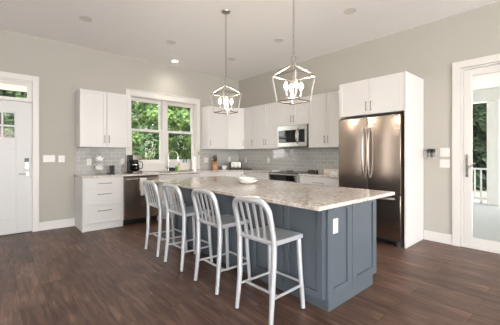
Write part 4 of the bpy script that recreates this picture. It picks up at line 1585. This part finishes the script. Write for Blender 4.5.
def make_tree(seed, label, loc, h, spread, mat, n=6000, size=0.11, low=0.0, tr=0.13):
    rs = np.random.RandomState(seed)
    t = thing('tree', label, 'tree', loc, 0, 'trees outside the house')
    mb = MB()
    pts = [(0, 0, 0)]
    for i in range(1, 7):
        pts.append((rs.normal() * 0.06 * i, rs.normal() * 0.06 * i, h * 0.85 * i / 6))
    mb.tube(pts, [tr * (1 - 0.12 * i) for i in range(7)], 9)
    for i in range(8):
        k = rs.randint(2, 6)
        a = rs.uniform(0, 2 * PI)
        ln = spread * rs.uniform(0.25, 0.45)
        p0 = Vector(pts[k])
        p1 = p0 + Vector((math.cos(a) * ln * 0.5, math.sin(a) * ln * 0.5, ln * 0.25))
        p2 = p0 + Vector((math.cos(a) * ln, math.sin(a) * ln, ln * 0.45))
        mb.tube([p0, p1, p2], [tr * 0.38, tr * 0.25, tr * 0.1], 6)
    mb.build('trunk', M['bark'], t, smooth=True)
    blobs = []
    for i in range(26):
        zz = rs.uniform(low, 1.0)
        wd = spread * (0.35 + 0.65 * math.sin(PI * min(1, max(0.08, (zz - low) / (1 - low + 1e-6) * 0.92 + 0.06))))
        a = rs.uniform(0, 2 * PI)
        r = wd * rs.uniform(0.15, 1) ** 0.6
        s = spread * rs.uniform(0.20, 0.42)
        blobs.append((math.cos(a) * r, math.sin(a) * r, 0.5 + (h - 0.5) * zz, s, s, s * 0.6))
    V, F = leaf_cloud(rs, blobs, n, size)
    leaf_obj('foliage', V, F, mat, t)
    return t


GZ = -0.42
make_tree(1, 'leafy green tree filling the left half of the kitchen window', (-1.85, 4.3, GZ), 6.5, 1.75, M['leaf_a'], 15000, 0.10)
make_tree(2, 'leafy green tree filling the right half of the kitchen window', (2.1, 4.7, GZ), 6.5, 1.75, M['leaf_a'], 15000, 0.10)
make_tree(5, 'leafy tree seen through the panes of the front door', (-4.9, 9.6, GZ), 8.5, 1.9, M['leaf_a'], 15000, 0.12)
make_tree(7, 'dark green tree beyond the porch railing left of the column', (9.0, -2.2, GZ), 9.0, 1.45, M['leaf_c'], 12000, 0.12, tr=0.2)
make_tree(8, 'dark green tree beyond the porch railing right of the column', (9.4, -6.0, GZ), 9.0, 1.45, M['leaf_c'], 12000, 0.12, tr=0.2)
# undergrowth closing the gaps below and between the trees
rs = np.random.RandomState(20)
blobs = [(rs.uniform(-13, 9), rs.uniform(14, 16.5), rs.uniform(0, 10), 1.6, 1.0, 1.3) for _ in range(190)] + \
        [(rs.uniform(-13, 9), rs.uniform(13.4, 15), rs.uniform(-0.3, 3), 1.2, 0.8, 0.9) for _ in range(120)]
V, F = leaf_cloud(rs, blobs, 80000, 0.24)
o = leaf_obj('woodland_foliage', V, F, M['leaf_b'], None)
tag(o, 'dense dark woodland foliage closing off the view behind the window trees', 'foliage', None, 'stuff')
blobs = [(rs.uniform(13.5, 16), rs.uniform(-9, 2), rs.uniform(0, 9), 1.2, 1.7, 1.4) for _ in range(90)] + \
        [(rs.uniform(12.6, 14), rs.uniform(-7, 1), rs.uniform(-0.4, 1.5), 0.8, 1.0, 0.5) for _ in range(25)] + \
        [(rs.uniform(12.5, 15), rs.uniform(-9, 2), rs.uniform(-0.3, 3), 1.0, 1.4, 1.0) for _ in range(80)]
V, F = leaf_cloud(rs, blobs, 42000, 0.24)
o = leaf_obj('woodland_foliage', V, F, M['leaf_c'], None)
tag(o, 'dense dark woodland foliage closing off the view beyond the porch', 'foliage', None, 'stuff')
